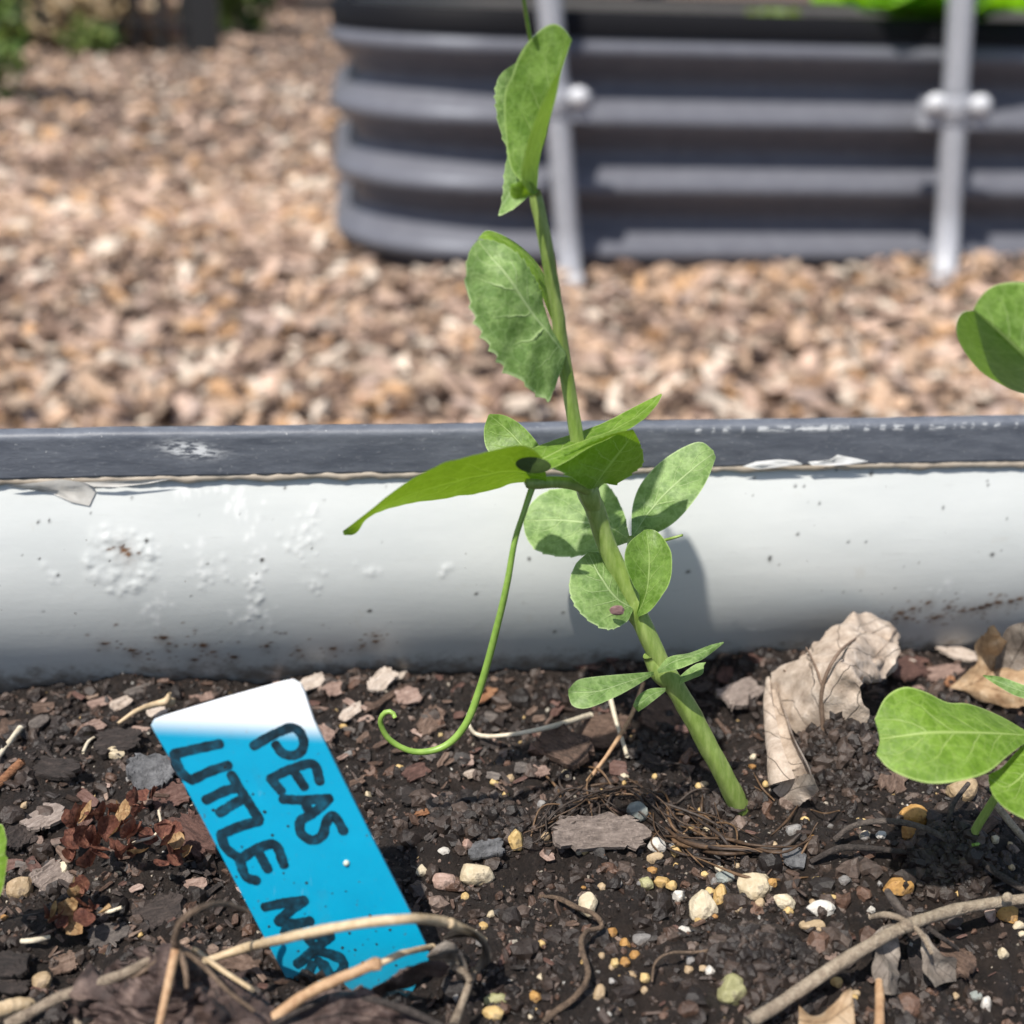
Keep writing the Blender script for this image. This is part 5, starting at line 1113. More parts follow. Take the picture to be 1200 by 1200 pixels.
# ------------------------------------------------------------------ dead leaves
OAK = dry_mat('dead_leaf_grey', (0.31, 0.235, 0.18), (0.50, 0.405, 0.325), (0.68, 0.58, 0.49))
TAN = dry_mat('dead_leaf_tan', (0.26, 0.15, 0.075), (0.46, 0.31, 0.18), (0.62, 0.48, 0.33), 0.25)
DKL = dry_mat('dead_leaf_dark', (0.020, 0.012, 0.010), (0.062, 0.038, 0.032), (0.20, 0.14, 0.115), 0.08)
GRL = dry_mat('dead_leaf_ash', (0.13, 0.105, 0.085), (0.24, 0.20, 0.165), (0.38, 0.33, 0.28))
VEIN = plain('dead_leaf_vein', (0.12, 0.075, 0.05), 0.7, 900, (0.20, 0.14, 0.10))
def rolled(name, pts, mat, parent, open_from=0.0, turn=5.4, n=30, seg=22, start=2.2):
    """a sheet rolled into a widening open tube"""
    P3 = poly3(pts, 'h'); Rr = np.array([a[3] / 2 * pxm(p) for a, p in zip(pts, P3)])
    Q = resample(np.hstack([P3, Rr[:, None]]), n); P_ = Q[:, :3]; T = np.gradient(P_, axis=0); T /= np.linalg.norm(T, axis=1)[:, None]
    up = np.array([0, 0, 1.0]); V = np.zeros((n, seg, 3)); A = np.linspace(start, start + turn, seg)
    for i in range(n):
        N1 = np.cross(T[i], up); N1 /= np.linalg.norm(N1); B1 = np.cross(N1, T[i])
        r_ = Q[i, 3] * (1 - 0.03 * np.arange(seg) * 0.6) * (1 + 0.16 * vn2(A * 1.2 + 3, np.full(seg, i * 0.3)))
        V[i] = P_[i] + N1 * (np.cos(A) * r_)[:, None] + B1 * (np.sin(A) * r_)[:, None]
    uv = np.stack(np.meshgrid(np.linspace(0, 1, n), np.linspace(0, 1, seg), indexing='ij'), -1).reshape(-1, 2)
    return mesh_np(name, V.reshape(-1, 3), grid_faces(n, seg), mat, parent, uv=uv)
ol = thing('dead_leaf', 'big grey-brown curled oak leaf half buried right of the pea stem', 'dead leaf')
loft('blade', [(948, 872, .001), (925, 848, .004), (905, 812, .008), (903, 795, .011), (945, 757, .017), (985, 728, .019), (1012, 722, .0185), (1042, 728, .017)],
     [(966, 872, .001), (962, 832, .010), (966, 800, .016), (985, 765, .019), (1012, 742, .0195), (1046, 732, .017)],
     [(988, 874, .001), (1006, 874, .002), (1019, 840, .008), (1012, 822, .012), (1010, 800, .015), (1030, 796, .013), (1050, 772, .0145), (1053, 742, .016)], OAK, ol, 'h', nu=110, nv=51, wr=.0048, wf=100, teeth=.06, seed=31)
loft('lobe', [(1010, 800, .015), (1018, 778, .017), (1035, 755, .018), (1050, 738, .0165)], [(1014, 800, .011), (1028, 786, .012), (1044, 768, .014), (1054, 742, .016)], [(1016, 802, .009), (1036, 798, .009), (1052, 778, .012), (1055, 745, .0155)], OAK, ol, 'h', wr=.002, seed=33, nu=24, nv=13)
stem('midrib', [(966, 868, .003, 6), (963, 832, .0105, 5.5), (965, 800, .0167, 5), (982, 766, .0192, 4), (1010, 743, .0198, 2.5)], VEIN, ol, 'h', n=20, seg=8)
stem('side_vein', [(964, 806, .0155, 3.5), (956, 782, .0172, 3), (945, 759, .0174, 2)], VEIN, ol, 'h', n=16, seg=6)
stem('side_vein', [(963, 822, .0125, 3), (940, 802, .0130, 2.5), (918, 785, .0145, 1.8)], VEIN, ol, 'h', n=16, seg=6)
rolled('rolled_edge', [(902, 796, .010, 12), (904, 825, .008, 26), (910, 858, .007, 36), (917, 890, .006, 48), (924, 915, .006, 60)], OAK, ol, turn=5.6)
loft('torn_tip', [(905, 925, .002), (922, 914, .006), (940, 908, .010), (952, 908, .012)], [(915, 935, .001), (928, 926, .005), (946, 922, .008), (957, 920, .010)], [(936, 946, .000), (942, 940, .003), (952, 934, .005), (960, 926, .008)], OAK, ol, 'h', wr=.001, seed=35, nu=20, nv=13, teeth=.1)
tl2 = thing('dead_leaf', 'tan orange curled dead leaf against the wall at the right edge', 'dead leaf')
loft('blade', [(1112, 806, .002), (1135, 785, .006), (1150, 756, .012), (1160, 735, .022), (1172, 742, .022)], [(1122, 808, .002), (1152, 796, .006), (1170, 775, .008), (1185, 752, .013)], [(1135, 812, .001), (1180, 828, .003), (1212, 812, .007), (1222, 770, .012), (1215, 735, .018)], TAN, tl2, 'h', nu=44, nv=25, wr=.004, wf=110, seed=41, teeth=.06)
loft('blade', [(1165, 785, .008), (1172, 755, .014), (1182, 735, .020), (1200, 728, .022)], [(1180, 790, .008), (1192, 765, .013), (1205, 745, .018), (1212, 735, .02)], [(1200, 800, .006), (1215, 780, .010), (1225, 760, .014), (1225, 740, .02)], GRL, tl2, 'h', wr=.002, seed=42)
dl = thing('dead_leaf', 'large dark brown withered leaf with ribs fanning from its drooping stalk, bottom left', 'dead leaf')
loft('blade', [(206, 1108, .016), (165, 1118, .012), (140, 1140, .009), (118, 1165, .007), (98, 1215, .006)], [(206, 1110, .017), (198, 1140, .016), (190, 1175, .016), (182, 1225, .015)], [(210, 1108, .016), (245, 1128, .009), (278, 1158, .006), (296, 1185, .006), (305, 1225, .007)], DKL, dl, 'h', nu=90, nv=45, wr=.008, wf=150, seed=51, teeth=.16)
loft('blade', [(214, 1112, .015), (250, 1128, .012), (290, 1152, .012), (325, 1185, .010)], [(216, 1118, .014), (250, 1150, .013), (285, 1180, .012), (315, 1205, .010)], [(214, 1122, .014), (225, 1165, .015), (245, 1195, .014), (280, 1225, .012)], DKL, dl, 'h', nu=70, nv=35, wr=.007, wf=170, seed=52, teeth=.16)
for k, e in enumerate(([(207, 1110, .0185, 12), (200, 1140, .020, 11), (192, 1178, .020, 10), (182, 1222, .019, 8)], [(209, 1110, .018, 8), (217, 1135, .018, 7), (219, 1158, .017, 5)], [(211, 1110, .018, 7), (238, 1132, .0165, 6), (268, 1162, .015, 5), (298, 1185, .0145, 4)], [(205, 1112, .017, 7), (180, 1130, .014, 6), (150, 1150, .011, 5)])):
    stem('rib', e, STRAWR if k == 0 else ROOT, dl, 'h', n=24, seg=8)
stem('stalk', [(207, 1112, .018, 12), (206, 1098, .022, 9), (214, 1078, .026, 8), (235, 1064, .027, 7.5), (262, 1059, .025, 7), (290, 1068, .020, 6)], ROOT, dl, 'h', n=36, seg=10)
stem('stalk', [(226, 1112, .016, 6), (262, 1138, .016, 6), (296, 1160, .015, 5)], STRAW, dl, 'h', n=16, seg=8)
d2 = thing('dead_leaf', 'dark crumpled dead leaf with curled grey tip below the blue tag', 'dead leaf')
loft('blade', [(438, 1156, .010), (462, 1136, .014), (495, 1127, .015), (520, 1127, .014), (528, 1134, .013)], [(430, 1168, .008), (466, 1152, .012), (498, 1143, .013), (526, 1137, .012)], [(436, 1182, .004), (470, 1172, .006), (505, 1160, .007), (520, 1145, .010)], DKL, d2, 'h', nu=36, nv=21, wr=.004, wf=150, seed=61)
loft('blade', [(330, 1195, .009), (365, 1172, .010), (420, 1166, .011), (470, 1178, .010), (510, 1200, .008)], [(325, 1210, .008), (370, 1195, .010), (420, 1190, .011), (470, 1200, .009), (505, 1212, .008)], [(325, 1235, .006), (380, 1235, .008), (430, 1235, .008), (470, 1235, .008), (505, 1235, .006)], DKL, d2, 'h', nu=70, nv=31, wr=.006, wf=180, seed=62, teeth=.1)
loft('blade', [(500, 1120, .012), (512, 1108, .014), (525, 1103, .015), (536, 1108, .014)], [(502, 1124, .011), (516, 1116, .013), (530, 1113, .013), (537, 1112, .013)], [(505, 1128, .009), (518, 1124, .010), (532, 1120, .010), (538, 1116, .012)], GRL, d2, 'h', nu=20, nv=11, seed=63)
loft('curled_tip', [(520, 1098, .013), (532, 1088, .018), (550, 1087, .019), (568, 1097, .018), (577, 1112, .014), (575, 1128, .009), (560, 1140, .005)], [(520, 1101, .010), (536, 1096, .008), (553, 1098, .007), (566, 1108, .007), (570, 1118, .007), (567, 1130, .006), (558, 1142, .005)],
     [(521, 1103, .012), (537, 1101, .015), (552, 1100, .0155), (562, 1107, .015), (562, 1118, .012), (557, 1130, .009), (556, 1142, .005)], GRL, d2, 'h', nu=44, nv=17, curve=1.0, wr=.0008, seed=64)
loft('blade', [(520, 1122, .010), (530, 1117, .012), (542, 1120, .013), (548, 1132, .012)], [(523, 1128, .008), (533, 1126, .009), (543, 1130, .010), (548, 1138, .010)], [(528, 1134, .008), (536, 1136, .008), (544, 1142, .008), (549, 1145, .008)], GRL, d2, 'h', nu=20, nv=11, seed=65)
stem('stalk', [(556, 1136, .006, 9), (548, 1158, .008, 9), (540, 1180, .008, 10), (530, 1205, .008, 13)], TWIG, d2, 'h', n=20, seg=8)
stem('stalk', [(530, 1132, .011, 8), (545, 1140, .009, 8), (551, 1150, .0085, 8)], TWIG, d2, 'h', n=12, seg=8)
d3 = thing('dead_leaf', 'ash grey skeleton of a dead leaf under the light brown twig', 'dead leaf')
loft('blade', [(1021, 1098, .006), (1020, 1125, .006), (1024, 1150, .004), (1032, 1165, .002)], [(1035, 1085, .008), (1037, 1115, .007), (1042, 1145, .005), (1045, 1166, .002)], [(1052, 1082, .008), (1058, 1110, .006), (1058, 1140, .004), (1052, 1165, .001)], GRL, d3, 'h', nu=30, nv=15, wr=.003, wf=170, seed=71)
loft('blade', [(1078, 1092, .008), (1080, 1120, .006), (1085, 1145, .004), (1095, 1158, .002)], [(1086, 1095, .008), (1092, 1118, .007), (1100, 1138, .004), (1106, 1152, .002)], [(1092, 1105, .007), (1106, 1120, .006), (1121, 1124, .005), (1120, 1150, .001)], GRL, d3, 'h', nu=30, nv=15, wr=.002, wf=170, seed=72)
stem('stalk', [(1020, 1075, .005, 6), (1040, 1072, .009, 8), (1062, 1080, .010, 7), (1080, 1095, .010, 7), (1092, 1118, .008, 5)], TWIG, d3, 'h', n=24, seg=8)
stem('stalk', [(1040, 1045, .008, 9), (1050, 1060, .009, 11), (1065, 1078, .008, 8)], TWIGD, d3, 'h', n=14, seg=8)
stem('stalk', [(1082, 1084, .008, 6), (1105, 1100, .006, 6), (1122, 1112, .002, 5)], TWIGD, d3, 'h', n=14, seg=8)
d4 = thing('dead_leaf', 'pale tan torn leaf scrap at the bottom edge below the twig', 'dead leaf')
loft('blade', [(936, 1178, .004), (950, 1188, .004), (965, 1185, .006), (985, 1168, .008), (998, 1158, .009)], [(936, 1195, .004), (958, 1198, .006), (978, 1190, .007), (1000, 1175, .007)], [(934, 1225, .003), (960, 1225, .005), (980, 1225, .006), (1003, 1215, .005)], TAN, d4, 'h', nu=26, nv=15, wr=.0015, seed=81)

# dried flower heads: petals are parts
PET = dry_mat('dried_petal_red', (0.055, 0.018, 0.012), (0.16, 0.055, 0.035), (0.30, 0.14, 0.085), 0.2, 900)
PET2 = dry_mat('dried_petal_tan', (0.22, 0.11, 0.045), (0.40, 0.24, 0.11), (0.56, 0.40, 0.22), 0.25, 900)
def petal_np(r, seed):
    q = np.random.default_rng(seed); nu, nv = 9, 9
    u = np.linspace(0.05, 1, nu)[:, None]; v = np.linspace(-1, 1, nv)[None, :]
    wdt = np.sin(u * 2.6) * 0.75
    x = u * 1.4 - 0.3; yv = v * wdt; z = 0.75 * u ** 2 + 0.55 * (v * wdt) ** 2 - 0.25 * u
    V = np.stack([x + 0 * v, yv, z + 0 * v], -1).reshape(-1, 3); V += 0.36 * fbm3(V * 2.0 + q.uniform(0, 20, 3), 2)[:, None]
    uv = np.stack(np.meshgrid(np.linspace(0, 1, nu), np.linspace(0, 1, nv), indexing='ij'), -1).reshape(-1, 2)
    return V * r, grid_faces(nu, nv), uv
def flower(label, spots, tanshare, seed):
    t = thing('dried_flower', label, 'dried flower'); r = random.Random(seed)
    for k, (a, b, s, h) in enumerate(spots):
        for m_ in range(3):
            p = G(a + r.gauss(0, s * .3), b + r.gauss(0, s * .25), h + r.uniform(0, .0025)); V, f, uv = petal_np(s / 2 * pxm(p) * 1.45, seed * 50 + k * 3 + m_)
            E = Matrix.Rotation(r.uniform(0, 6.28), 3, 'Z') @ Matrix.Rotation(r.uniform(-1.5, .2), 3, 'Y') @ Matrix.Rotation(r.uniform(-.6, .6), 3, 'X')
            mesh_np('petal', V @ np.array(E).T + p, f, PET2 if r.random() < tanshare else PET, t, uv=uv)
    return t
fl1 = flower('dried red-brown flower head cluster on the soil left of the tag', [(104, 962, 24, .004), (120, 952, 22, .005), (140, 955, 22, .006), (158, 946, 20, .006), (110, 985, 24, .004), (128, 978, 26, .006), (148, 975, 24, .006), (92, 995, 20, .002), (112, 1004, 26, .004), (134, 1000, 24, .004), (84, 1006, 16, .001), (150, 1002, 20, .003), (172, 935, 16, .004)], 0.15, 5)
flower('single dried red flower bud on the red-brown plate beside the tag', [(190, 985, 22, .005), (200, 990, 22, .006), (206, 1000, 18, .004), (194, 998, 18, .003)], 0.25, 6)
flower('small dried tan and red flower cup below the flower head cluster', [(60, 1076, 22, .003), (80, 1064, 20, .004), (98, 1074, 24, .004), (110, 1066, 18, .004), (88, 1050, 20, .005), (74, 1084, 16, .002), (92, 1040, 18, .003)], 0.55, 7)
for lab, pts in (('thin tan stem linking the dried flower head and the single bud', [(150, 990, .005, 3), (165, 985, .006, 4), (180, 980, .006, 3), (188, 966, .007, 3), (186, 950, .006, 3)]),
                 ('short straw lying right of the small dried flower cup', [(112, 1064, .004, 4), (128, 1068, .003, 5), (143, 1063, .003, 4)]),
                 ('pale flat straw below the small dried flower cup', [(24, 1103, .002, 6), (40, 1102, .002, 7), (58, 1098, .002, 5)])):
    twig(pts, STRAWP, 'straw_stalk', lab, 'straw')
# pale crumbs on the soil
# ------------------------------------------------------------------ uncountable soil crumbs
def crumbs(name, n, lo, hi, sub, seed, region, pal, label, expo=2.2):
    r = np.random.default_rng(seed); vb, fb = ico(sub)
    (x0, x1), (y0, y1) = region
    x = r.uniform(x0, x1, n); yv = r.uniform(y0, y1, n)
    ok = (WN[0] * (x - W0[0]) + WN[1] * (yv - W0[1])) > 0.003
    x, yv = x[ok], yv[ok]; n = len(x)
    s = lo + (hi - lo) * r.random(n) ** expo
    z = soil_z(x, yv) + s * r.uniform(-.5, .35, n)
    nb = 12; bases = []
    for k in range(nb):
        o_ = r.uniform(0, 25, 3); d = 1 + 1.1 * fbm3(vb * 1.6 + o_, 3); bases.append(vb * d[:, None] * r.uniform(.65, 1.15, 3))
    bases = np.array(bases); q = r.normal(size=(n, 4)); q /= np.linalg.norm(q, axis=1)[:, None]
    w_, a, b, c = q.T
    Rm = np.stack([1 - 2 * (b * b + c * c), 2 * (a * b - c * w_), 2 * (a * c + b * w_), 2 * (a * b + c * w_), 1 - 2 * (a * a + c * c), 2 * (b * c - a * w_), 2 * (a * c - b * w_), 2 * (b * c + a * w_), 1 - 2 * (a * a + b * b)], -1).reshape(n, 3, 3)
    V = np.einsum('nij,nkj->nki', Rm, bases[r.integers(0, nb, n)]) * s[:, None, None] + np.stack([x, yv, z], 1)[:, None, :]
    Fc = fb[None] + (np.arange(n) * len(vb))[:, None, None]
    pc = np.array([c for c, _ in pal]); pw = np.array([wt for _, wt in pal]); pw = pw / pw.sum()
    col = pc[r.choice(len(pc), n, p=pw)] * r.uniform(.6, 1.4, (n, 1)); col = np.repeat(col, len(vb), 0)
    o = mesh_np(name, V.reshape(-1, 3), Fc.reshape(-1, 3), CRUMB, smooth=False, col=col)
    return tag(o, label, None, None, 'stuff')
CRUMB = attr_mat('soil_crumb', 0.5)
PALS = [((0.022, 0.0155, 0.0130), 9), ((0.040, 0.0275, 0.022), 7), ((0.070, 0.049, 0.039), 4), ((0.100, 0.056, 0.038), 2), ((0.18, 0.13, 0.105), .6), ((0.38, 0.34, 0.28), .10), ((0.45, 0.33, 0.15), .12)]
crumbs('soil_crumbs', 11500, 0.0004, 0.0022, 2, 1, ((-0.26, 0.26), (0.12, 0.285)), PALS[:5], 'dark clods of potting soil all over the near bed', 3.6)
crumbs('soil_crumbs', 42000, 0.00022, 0.0009, 1, 2, ((-0.26, 0.26), (0.12, 0.285)), PALS, 'fine dark crumbs of potting soil all over the near bed', 2.6)
crumbs('grit', 1300, 0.00025, 0.0006, 1, 3, ((-0.26, 0.26), (0.12, 0.285)), [((0.36, 0.31, 0.25), 3), ((0.42, 0.29, 0.13), 2), ((0.45, 0.43, 0.40), 1)], 'pale specks of sand and grit sprinkled on the soil', 1.5)
def pile(px, py, rx, ry, h, n, seed, label):
    r = np.random.default_rng(seed); vb, fb = ico(2); c = G(px, py); k = pxm(c); parts = []; cols = []
    for i in range(n):
        a = r.uniform(0, 6.283); q = math.sqrt(r.random()); x = c[0] + q * math.cos(a) * rx * k; yv = c[1] + q * math.sin(a) * ry * k * 1.6
        s = 0.0003 + 0.0016 * r.random() ** 3; o_ = r.uniform(0, 25, 3)
        V = vb * (1 + 1.0 * fbm3(vb * 1.6 + o_, 3))[:, None] * r.uniform(.7, 1.1, 3) * s + np.array([x, yv, float(soil_z(x, yv)) + h * (1 - q * q) * r.uniform(.5, 1.0)])
        parts.append((V, fb)); cols.append(np.tile(np.array(PALS[int(r.choice(3, p=[.45, .35, .2]))][0]) * r.uniform(.6, 1.2), (len(V), 1)))
    V, Fc = join_np(parts); return tag(mesh_np('soil_crumbs', V, Fc, CRUMB, smooth=False, col=np.vstack(cols)), label, None, None, 'stuff')
pile(858, 942, 30, 8, .0030, 420, 25, 'dark crumbs of soil hugging the foot of the tall pea stem')
pile(985, 882, 62, 34, .008, 1500, 21, 'heaped crumbly soil banked against the big oak leaf')
pile(1110, 1012, 45, 24, .005, 700, 22, 'lump of caked soil right of the ochre stone')
pile(900, 1125, 60, 40, .004, 800, 23, 'low lump of soil in the right foreground')
pile(560, 965, 60, 26, .004, 800, 24, 'crumbly soil heap right of the blue tag')
# fine shreds of bark mixed through the soil
def shreds(n, seed, region):
    r = np.random.default_rng(seed); parts = []; cols = []
    for k in range(n):
        x = r.uniform(*region[0]); yv = r.uniform(*region[1])
        if (WN[0] * (x - W0[0]) + WN[1] * (yv - W0[1])) < 0.004: continue
        L = r.uniform(.0012, .0040); V, Fc = chip_np(L, L * r.uniform(.2, .6), L * .12, 5000 + k, 8, 2)
        E = np.array(Matrix.Rotation(r.uniform(0, 6.28), 3, 'Z') @ Matrix.Rotation(r.normal(0, .45), 3, 'X') @ Matrix.Rotation(r.normal(0, .45), 3, 'Y'))
        V = V @ E.T + np.array([x, yv, float(soil_z(x, yv)) + r.uniform(.0001, .0007)]); parts.append((V, Fc))
        c = [(0.05, 0.033, 0.026), (0.09, 0.055, 0.040), (0.13, 0.085, 0.066), (0.03, 0.024, 0.022), (0.24, 0.17, 0.13)][int(r.choice(5, p=[.3, .25, .15, .22, .08]))]
        cols.append(np.tile(np.array(c) * r.uniform(.7, 1.3), (len(V), 1)))
    V, Fc = join_np(parts); return tag(mesh_np('bark_shreds', V, Fc, CRUMB, smooth=False, col=np.vstack(cols)), 'fine bark shreds mixed through the soil of the near bed', None, None, 'stuff')
shreds(2300, 8, ((-0.26, 0.26), (0.12, 0.285)))
shreds(900, 9, ((-0.24, -0.02), (0.125, 0.27)))

# ================================================================== WOOD CHIP PATH
WCH = [plain('wood_chip_%s' % nm, c, 0.85, 60, c2, 0.6, 0.004, (1, 5, 5)) for nm, c, c2 in (('tan', (0.42, 0.30, 0.21), (0.62, 0.48, 0.37)), ('pinkish', (0.46, 0.33, 0.27), (0.66, 0.52, 0.44)), ('brown', (0.14, 0.085, 0.06), (0.27, 0.175, 0.125)), ('pale', (0.52, 0.42, 0.33), (0.70, 0.60, 0.50)), ('orange', (0.36, 0.19, 0.09), (0.52, 0.32, 0.17)))]
WNAME = ['tan', 'pinkish', 'dull brown', 'pale cream', 'orange tan']
bases = [chip_np(1, r_, .16, 900 + k, 9, 1, .35) for k, r_ in enumerate((.3, .45, .35, .6, .25, .5))]
wmesh = {}
for bi, (V, Fc) in enumerate(bases):
    for mi, m_ in enumerate(WCH):
        o = mesh_np('wood_chip', V, Fc, m_, smooth=False); wmesh[bi, mi] = o.data; bpy.data.objects.remove(o)
r = np.random.default_rng(77); rp = random.Random(77); count = 0
def in_far(x, yv):
    d = np.array([x, yv]) - FB[:2]; s = d @ WD[:2]; b = -(d @ WN[:2]); return b > -0.02 and s > sl0 - Rc * .8 and b < 1.02
def behind_rim(x, yv): return -(WN[0] * (x - W0[0]) + WN[1] * (yv - W0[1])) > 0.05
while count < 300:
    px, py = rp.uniform(-20, 1220), rp.uniform(300, 498); p = PZ(px, py, 0.02)
    if in_far(p[0], p[1]): continue
    bi, mi = rp.randrange(6), rp.choices(range(5), (4, 4, 3, 2, 1))[0]
    o = bpy.data.objects.new('wood_chip', wmesh[bi, mi]); C.objects.link(o)
    L = rp.uniform(.022, .050); o.scale = (L, L, L); o.location = (p[0], p[1], rp.uniform(.022, .036)); o.rotation_euler = (rp.gauss(0, .4), rp.gauss(0, .35), rp.uniform(0, 6.28))
    tag(o, '%s shredded wood chip among many on the path behind the near bed' % WNAME[mi], 'wood chip', '%s wood chips on the path' % WNAME[mi]); count += 1
parts, cols = [], []
WC = np.array([(0.52, 0.36, 0.25), (0.57, 0.41, 0.32), (0.20, 0.13, 0.095), (0.72, 0.61, 0.50), (0.54, 0.33, 0.18)])
for k in range(28000):
    if k < 13000: x, yv, top = r.uniform(-1.3, 1.3), r.uniform(1.0, 2.9), .024
    else: yv = 2.4 + 10 * r.random() ** 2.2; x = r.uniform(-.60, .25) * yv * 1.15; top = .02
    if not behind_rim(x, yv) or in_far(x, yv): continue
    V, Fc = bases[r.integers(6)]; L = (.012 + .055 * r.random() ** 2) * (1 if k < 13000 else 1.5)
    E = np.array(Matrix.Rotation(r.uniform(0, 6.28), 3, 'Z') @ Matrix.Rotation(r.normal(0, .4), 3, 'X') @ Matrix.Rotation(r.normal(0, .4), 3, 'Y'))
    heap = 0.03 * math.exp(-((x - 0.85) / .25) ** 2 - ((yv - (FB[1] + .04)) / .12) ** 2)
    parts.append((V @ E.T * L + np.array([x, yv, r.uniform(.002, top) + heap]), Fc)); cols.append(np.tile(WC[r.choice(5, p=[.28, .28, .22, .14, .08])] * r.uniform(.7, 1.2), (len(V), 1)))
V, Fc = join_np(parts)
tag(mesh_np('wood_chips', V, Fc, attr_mat('wood_chip_mulch', 0.9, 90, 0.6, 0.004), smooth=False, col=np.vstack(cols)), 'deep layer of shredded wood chip mulch covering the path', None, None, 'stuff')

# ------------------------------------------------------------------ plants in the far bed
def clump(name, px, Yp, w_m, h_m, mat, label, cat, n_, seed, zb):
    t = thing(name, label, cat); p = PY(px, 0, Yp); p[2] = zb; t.location = p; r_ = random.Random(seed)
    for k in range(n_):
        a = r_.uniform(0, 6.28); L = w_m * r_.uniform(.4, .6); nu, nv = 14, 9
        u = np.linspace(0, 1, nu)[:, None]; v = np.linspace(-1, 1, nv)[None, :]; wd = L * .45 * np.sin(u ** .7 * 2.7)
        x = L * u + 0 * v; yv = v * wd; z = h_m * np.sin(u * 1.8) + .12 * L * np.abs(v) + .1 * L * np.sin(u * 9 + k) * v
        V = np.stack([x, yv, z + 0 * v], -1).reshape(-1, 3); E = np.array(Matrix.Rotation(a, 3, 'Z'))
        uv = np.stack(np.meshgrid(np.linspace(0, 1, nu), np.linspace(0, 1, nv), indexing='ij'), -1).reshape(-1, 2)
        reparent(mesh_np('leaf', V @ E.T + p, grid_faces(nu, nv), mat, uv=uv), t)
    return t
clump('lettuce', 1095, FB[1] + .22, .42, .055, LET, 'bright green lettuce in the far bed behind the right pole', 'lettuce', 14, 3, fH - .03)
clump('seedling', 905, FB[1] + .25, .10, .03, LET2, 'small pale green seedling in the far bed left of the lettuce', 'seedling', 7, 4, fH - .03)

# ------------------------------------------------------------------ iron fence, shrubs and trees far behind
IRON = plain('black_iron', (0.012, 0.012, 0.013), 0.5)
fnc = thing('iron_fence', 'black iron picket fence far behind on the left, ending at a stout post', 'fence')
Yf = 7.2; xl, xr = -4.6, float(PY(238, 10, Yf)[0]); fnc.location = ((xl + xr) / 2, Yf, 0)
x = xr - .11; i = 0
while x > xl:
    V, Fc = box_np((x, Yf, .62), (.036, .030, 1.22)); reparent(mesh_np('picket', V, Fc, IRON, smooth=False), fnc); x -= .128
for z in (.16, 1.12): V, Fc = box_np(((xl + xr) / 2, Yf - .028, z), (xr - xl, .028, .028)); reparent(mesh_np('rail', V, Fc, IRON, smooth=False), fnc)
for x in (xr, xr - 2.4): V, Fc = box_np((x, Yf + (.0 if x == xr else .06), .70), (.15, .10, 1.42)); reparent(mesh_np('post', V, Fc, IRON, smooth=False), fnc)
FOL = attr_mat('foliage', 0.6, 30, 0.2, 0.01)
def leafcloud(n_, c, rad, size, cols, seed, squash=(1, 1, 1)):
    q = np.random.default_rng(seed); nc = 14; cc = q.normal(0, .5, (nc, 3)); cc /= np.maximum(1, np.linalg.norm(cc, axis=1))[:, None]
    P_ = (cc[q.integers(0, nc, n_)] * np.array([1, 1, .9]) + q.normal(0, .28, (n_, 3))) * np.array(rad) + np.array(c)
    a = q.normal(size=(n_, 3)); a /= np.linalg.norm(a, axis=1)[:, None]; b = np.cross(a, q.normal(size=(n_, 3))); b /= np.linalg.norm(b, axis=1)[:, None]
    s = size * q.uniform(.6, 1.4, (n_, 1)); V = np.stack([P_ - a * s, P_ + b * s * .45 , P_ + a * s, P_ - b * s * .45], 1)
    keep = V[..., 2].min(1) > 0.005; V = V[keep]; k = len(V)
    col = np.array(cols)[q.integers(0, len(cols), k)] * q.uniform(.7, 1.3, (k, 1))
    return V.reshape(-1, 3), np.arange(k * 4).reshape(-1, 4), np.repeat(col, 4, 0)
GREENS = [(0.07, 0.125, 0.022), (0.11, 0.18, 0.03), (0.17, 0.23, 0.04)]
TANS = [(0.62, 0.47, 0.27), (0.70, 0.55, 0.35), (0.45, 0.33, 0.17)]
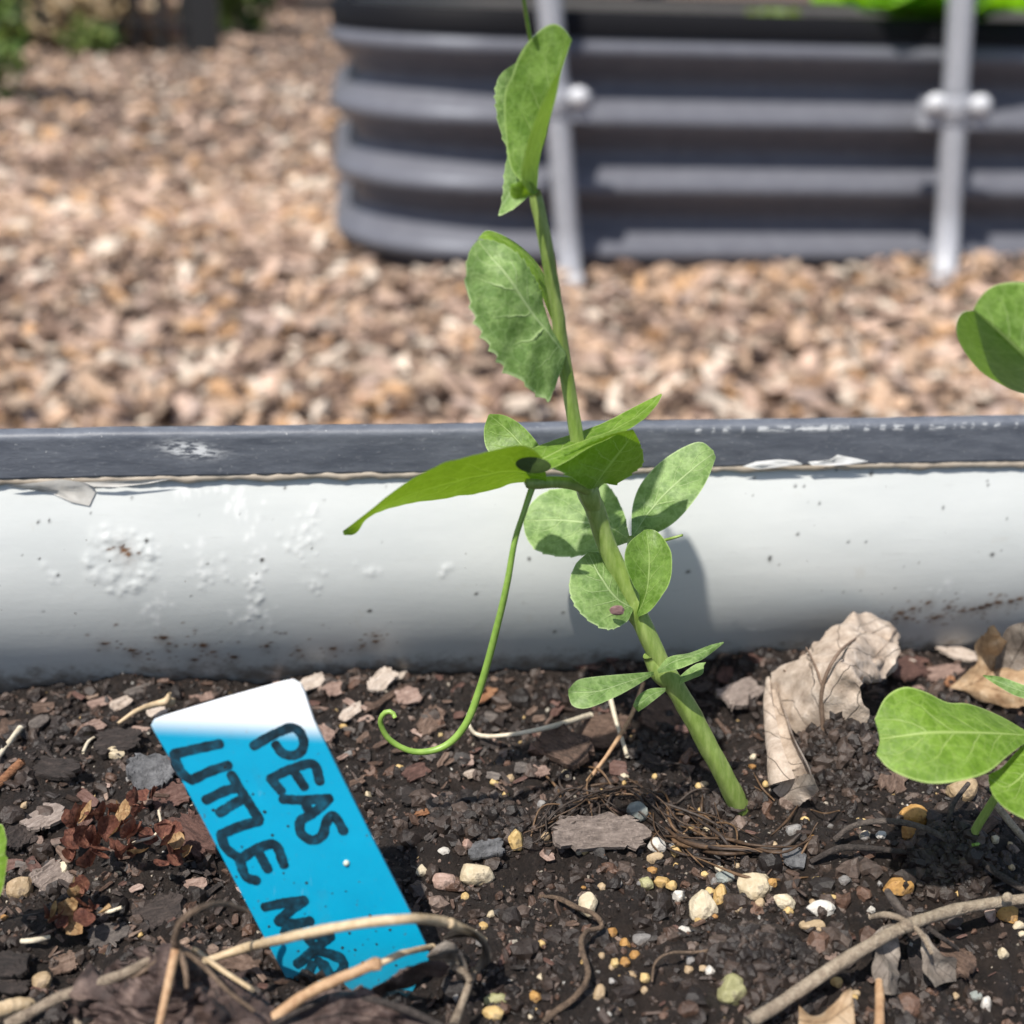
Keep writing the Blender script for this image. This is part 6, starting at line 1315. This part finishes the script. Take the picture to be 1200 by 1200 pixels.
def shrub(px, Yp, w_, h_, cols, label, seed, n_=1600, size=.03, name='shrub', cat='shrub'):
    t = thing(name, label, cat, 'shrubs along the fence'); p = PY(px, 0, Yp); t.location = (p[0], Yp, 0)
    V, f, c = leafcloud(n_, (p[0], Yp, h_ * .42), (w_ / 2, w_ / 2, h_ * .62), size, cols, seed)
    reparent(mesh_np('foliage', V, f, FOL, smooth=False, col=c), t)
    Vs = [tube_np(resample([(p[0], Yp, 0), (p[0] + .04 * (k - 1), Yp + .03 * k, h_ * .45), (p[0] + .12 * w_ * (k - 1), Yp, h_ * .8)], 8), [.012] * 8, 6) for k in range(3)]
    for a in Vs: reparent(mesh_np('branch', a[0], a[1], WCH[2]), t)
    return t
shrub(-40, 4.7, .30, .60, GREENS, 'low green shrub at the left edge in front of the fence', 1, 2200)
shrub(105, 7.0, .28, .16, GREENS, 'small tuft of weeds at the foot of the fence', 2, 400, .025)
shrub(78, 7.55, .75, .5, TANS, 'straw coloured dry grass clump behind the fence', 3, 6000, .05)
shrub(138, 7.6, .22, .5, GREENS, 'green bush behind the fence between two dry clumps', 4, 2500, .04)
shrub(168, 7.55, .35, .5, [(0.60, 0.42, 0.34), (0.5, 0.36, 0.25)], 'pinkish brown dry clump behind the fence', 5, 3000, .05)
shrub(225, 9.0, 1.0, 1.3, GREENS, 'green bush behind the fence post', 6, 2400, .05)
shrub(20, 9.5, 1.3, 1.5, GREENS, 'dark green bush at the far left behind the fence', 7, 2400, .06)
shrub(270, 9.6, .5, .9, [(0.10, 0.18, 0.025), (0.15, 0.23, 0.04)], 'yellow green bush just right of the fence post', 8, 1200, .05)
for k, (px, Yp, h_) in enumerate(((330, 14, 6), (520, 19, 8), (760, 17, 7), (980, 21, 9), (1180, 16, 7), (120, 20, 9), (-150, 15, 7), (1400, 20, 8))):
    t = thing('tree', 'tall leafy tree in the row beyond the garden fence', 'tree', 'trees beyond the garden')
    p = PY(px, 0, Yp); t.location = (p[0], Yp, 0)
    V, Fc = tube_np(resample([(p[0], Yp, -.1), (p[0] + .1, Yp, h_ * .35), (p[0] - .1, Yp + .1, h_ * .7)], 10), np.linspace(.2, .07, 10), 10); reparent(mesh_np('trunk', V, Fc, WCH[2]), t)
    V, f, c = leafcloud(2600, (p[0], Yp, h_ * .68), (h_ * .33, h_ * .33, h_ * .34), .22, GREENS, 60 + k); reparent(mesh_np('crown', V, f, FOL, smooth=False, col=c), t)
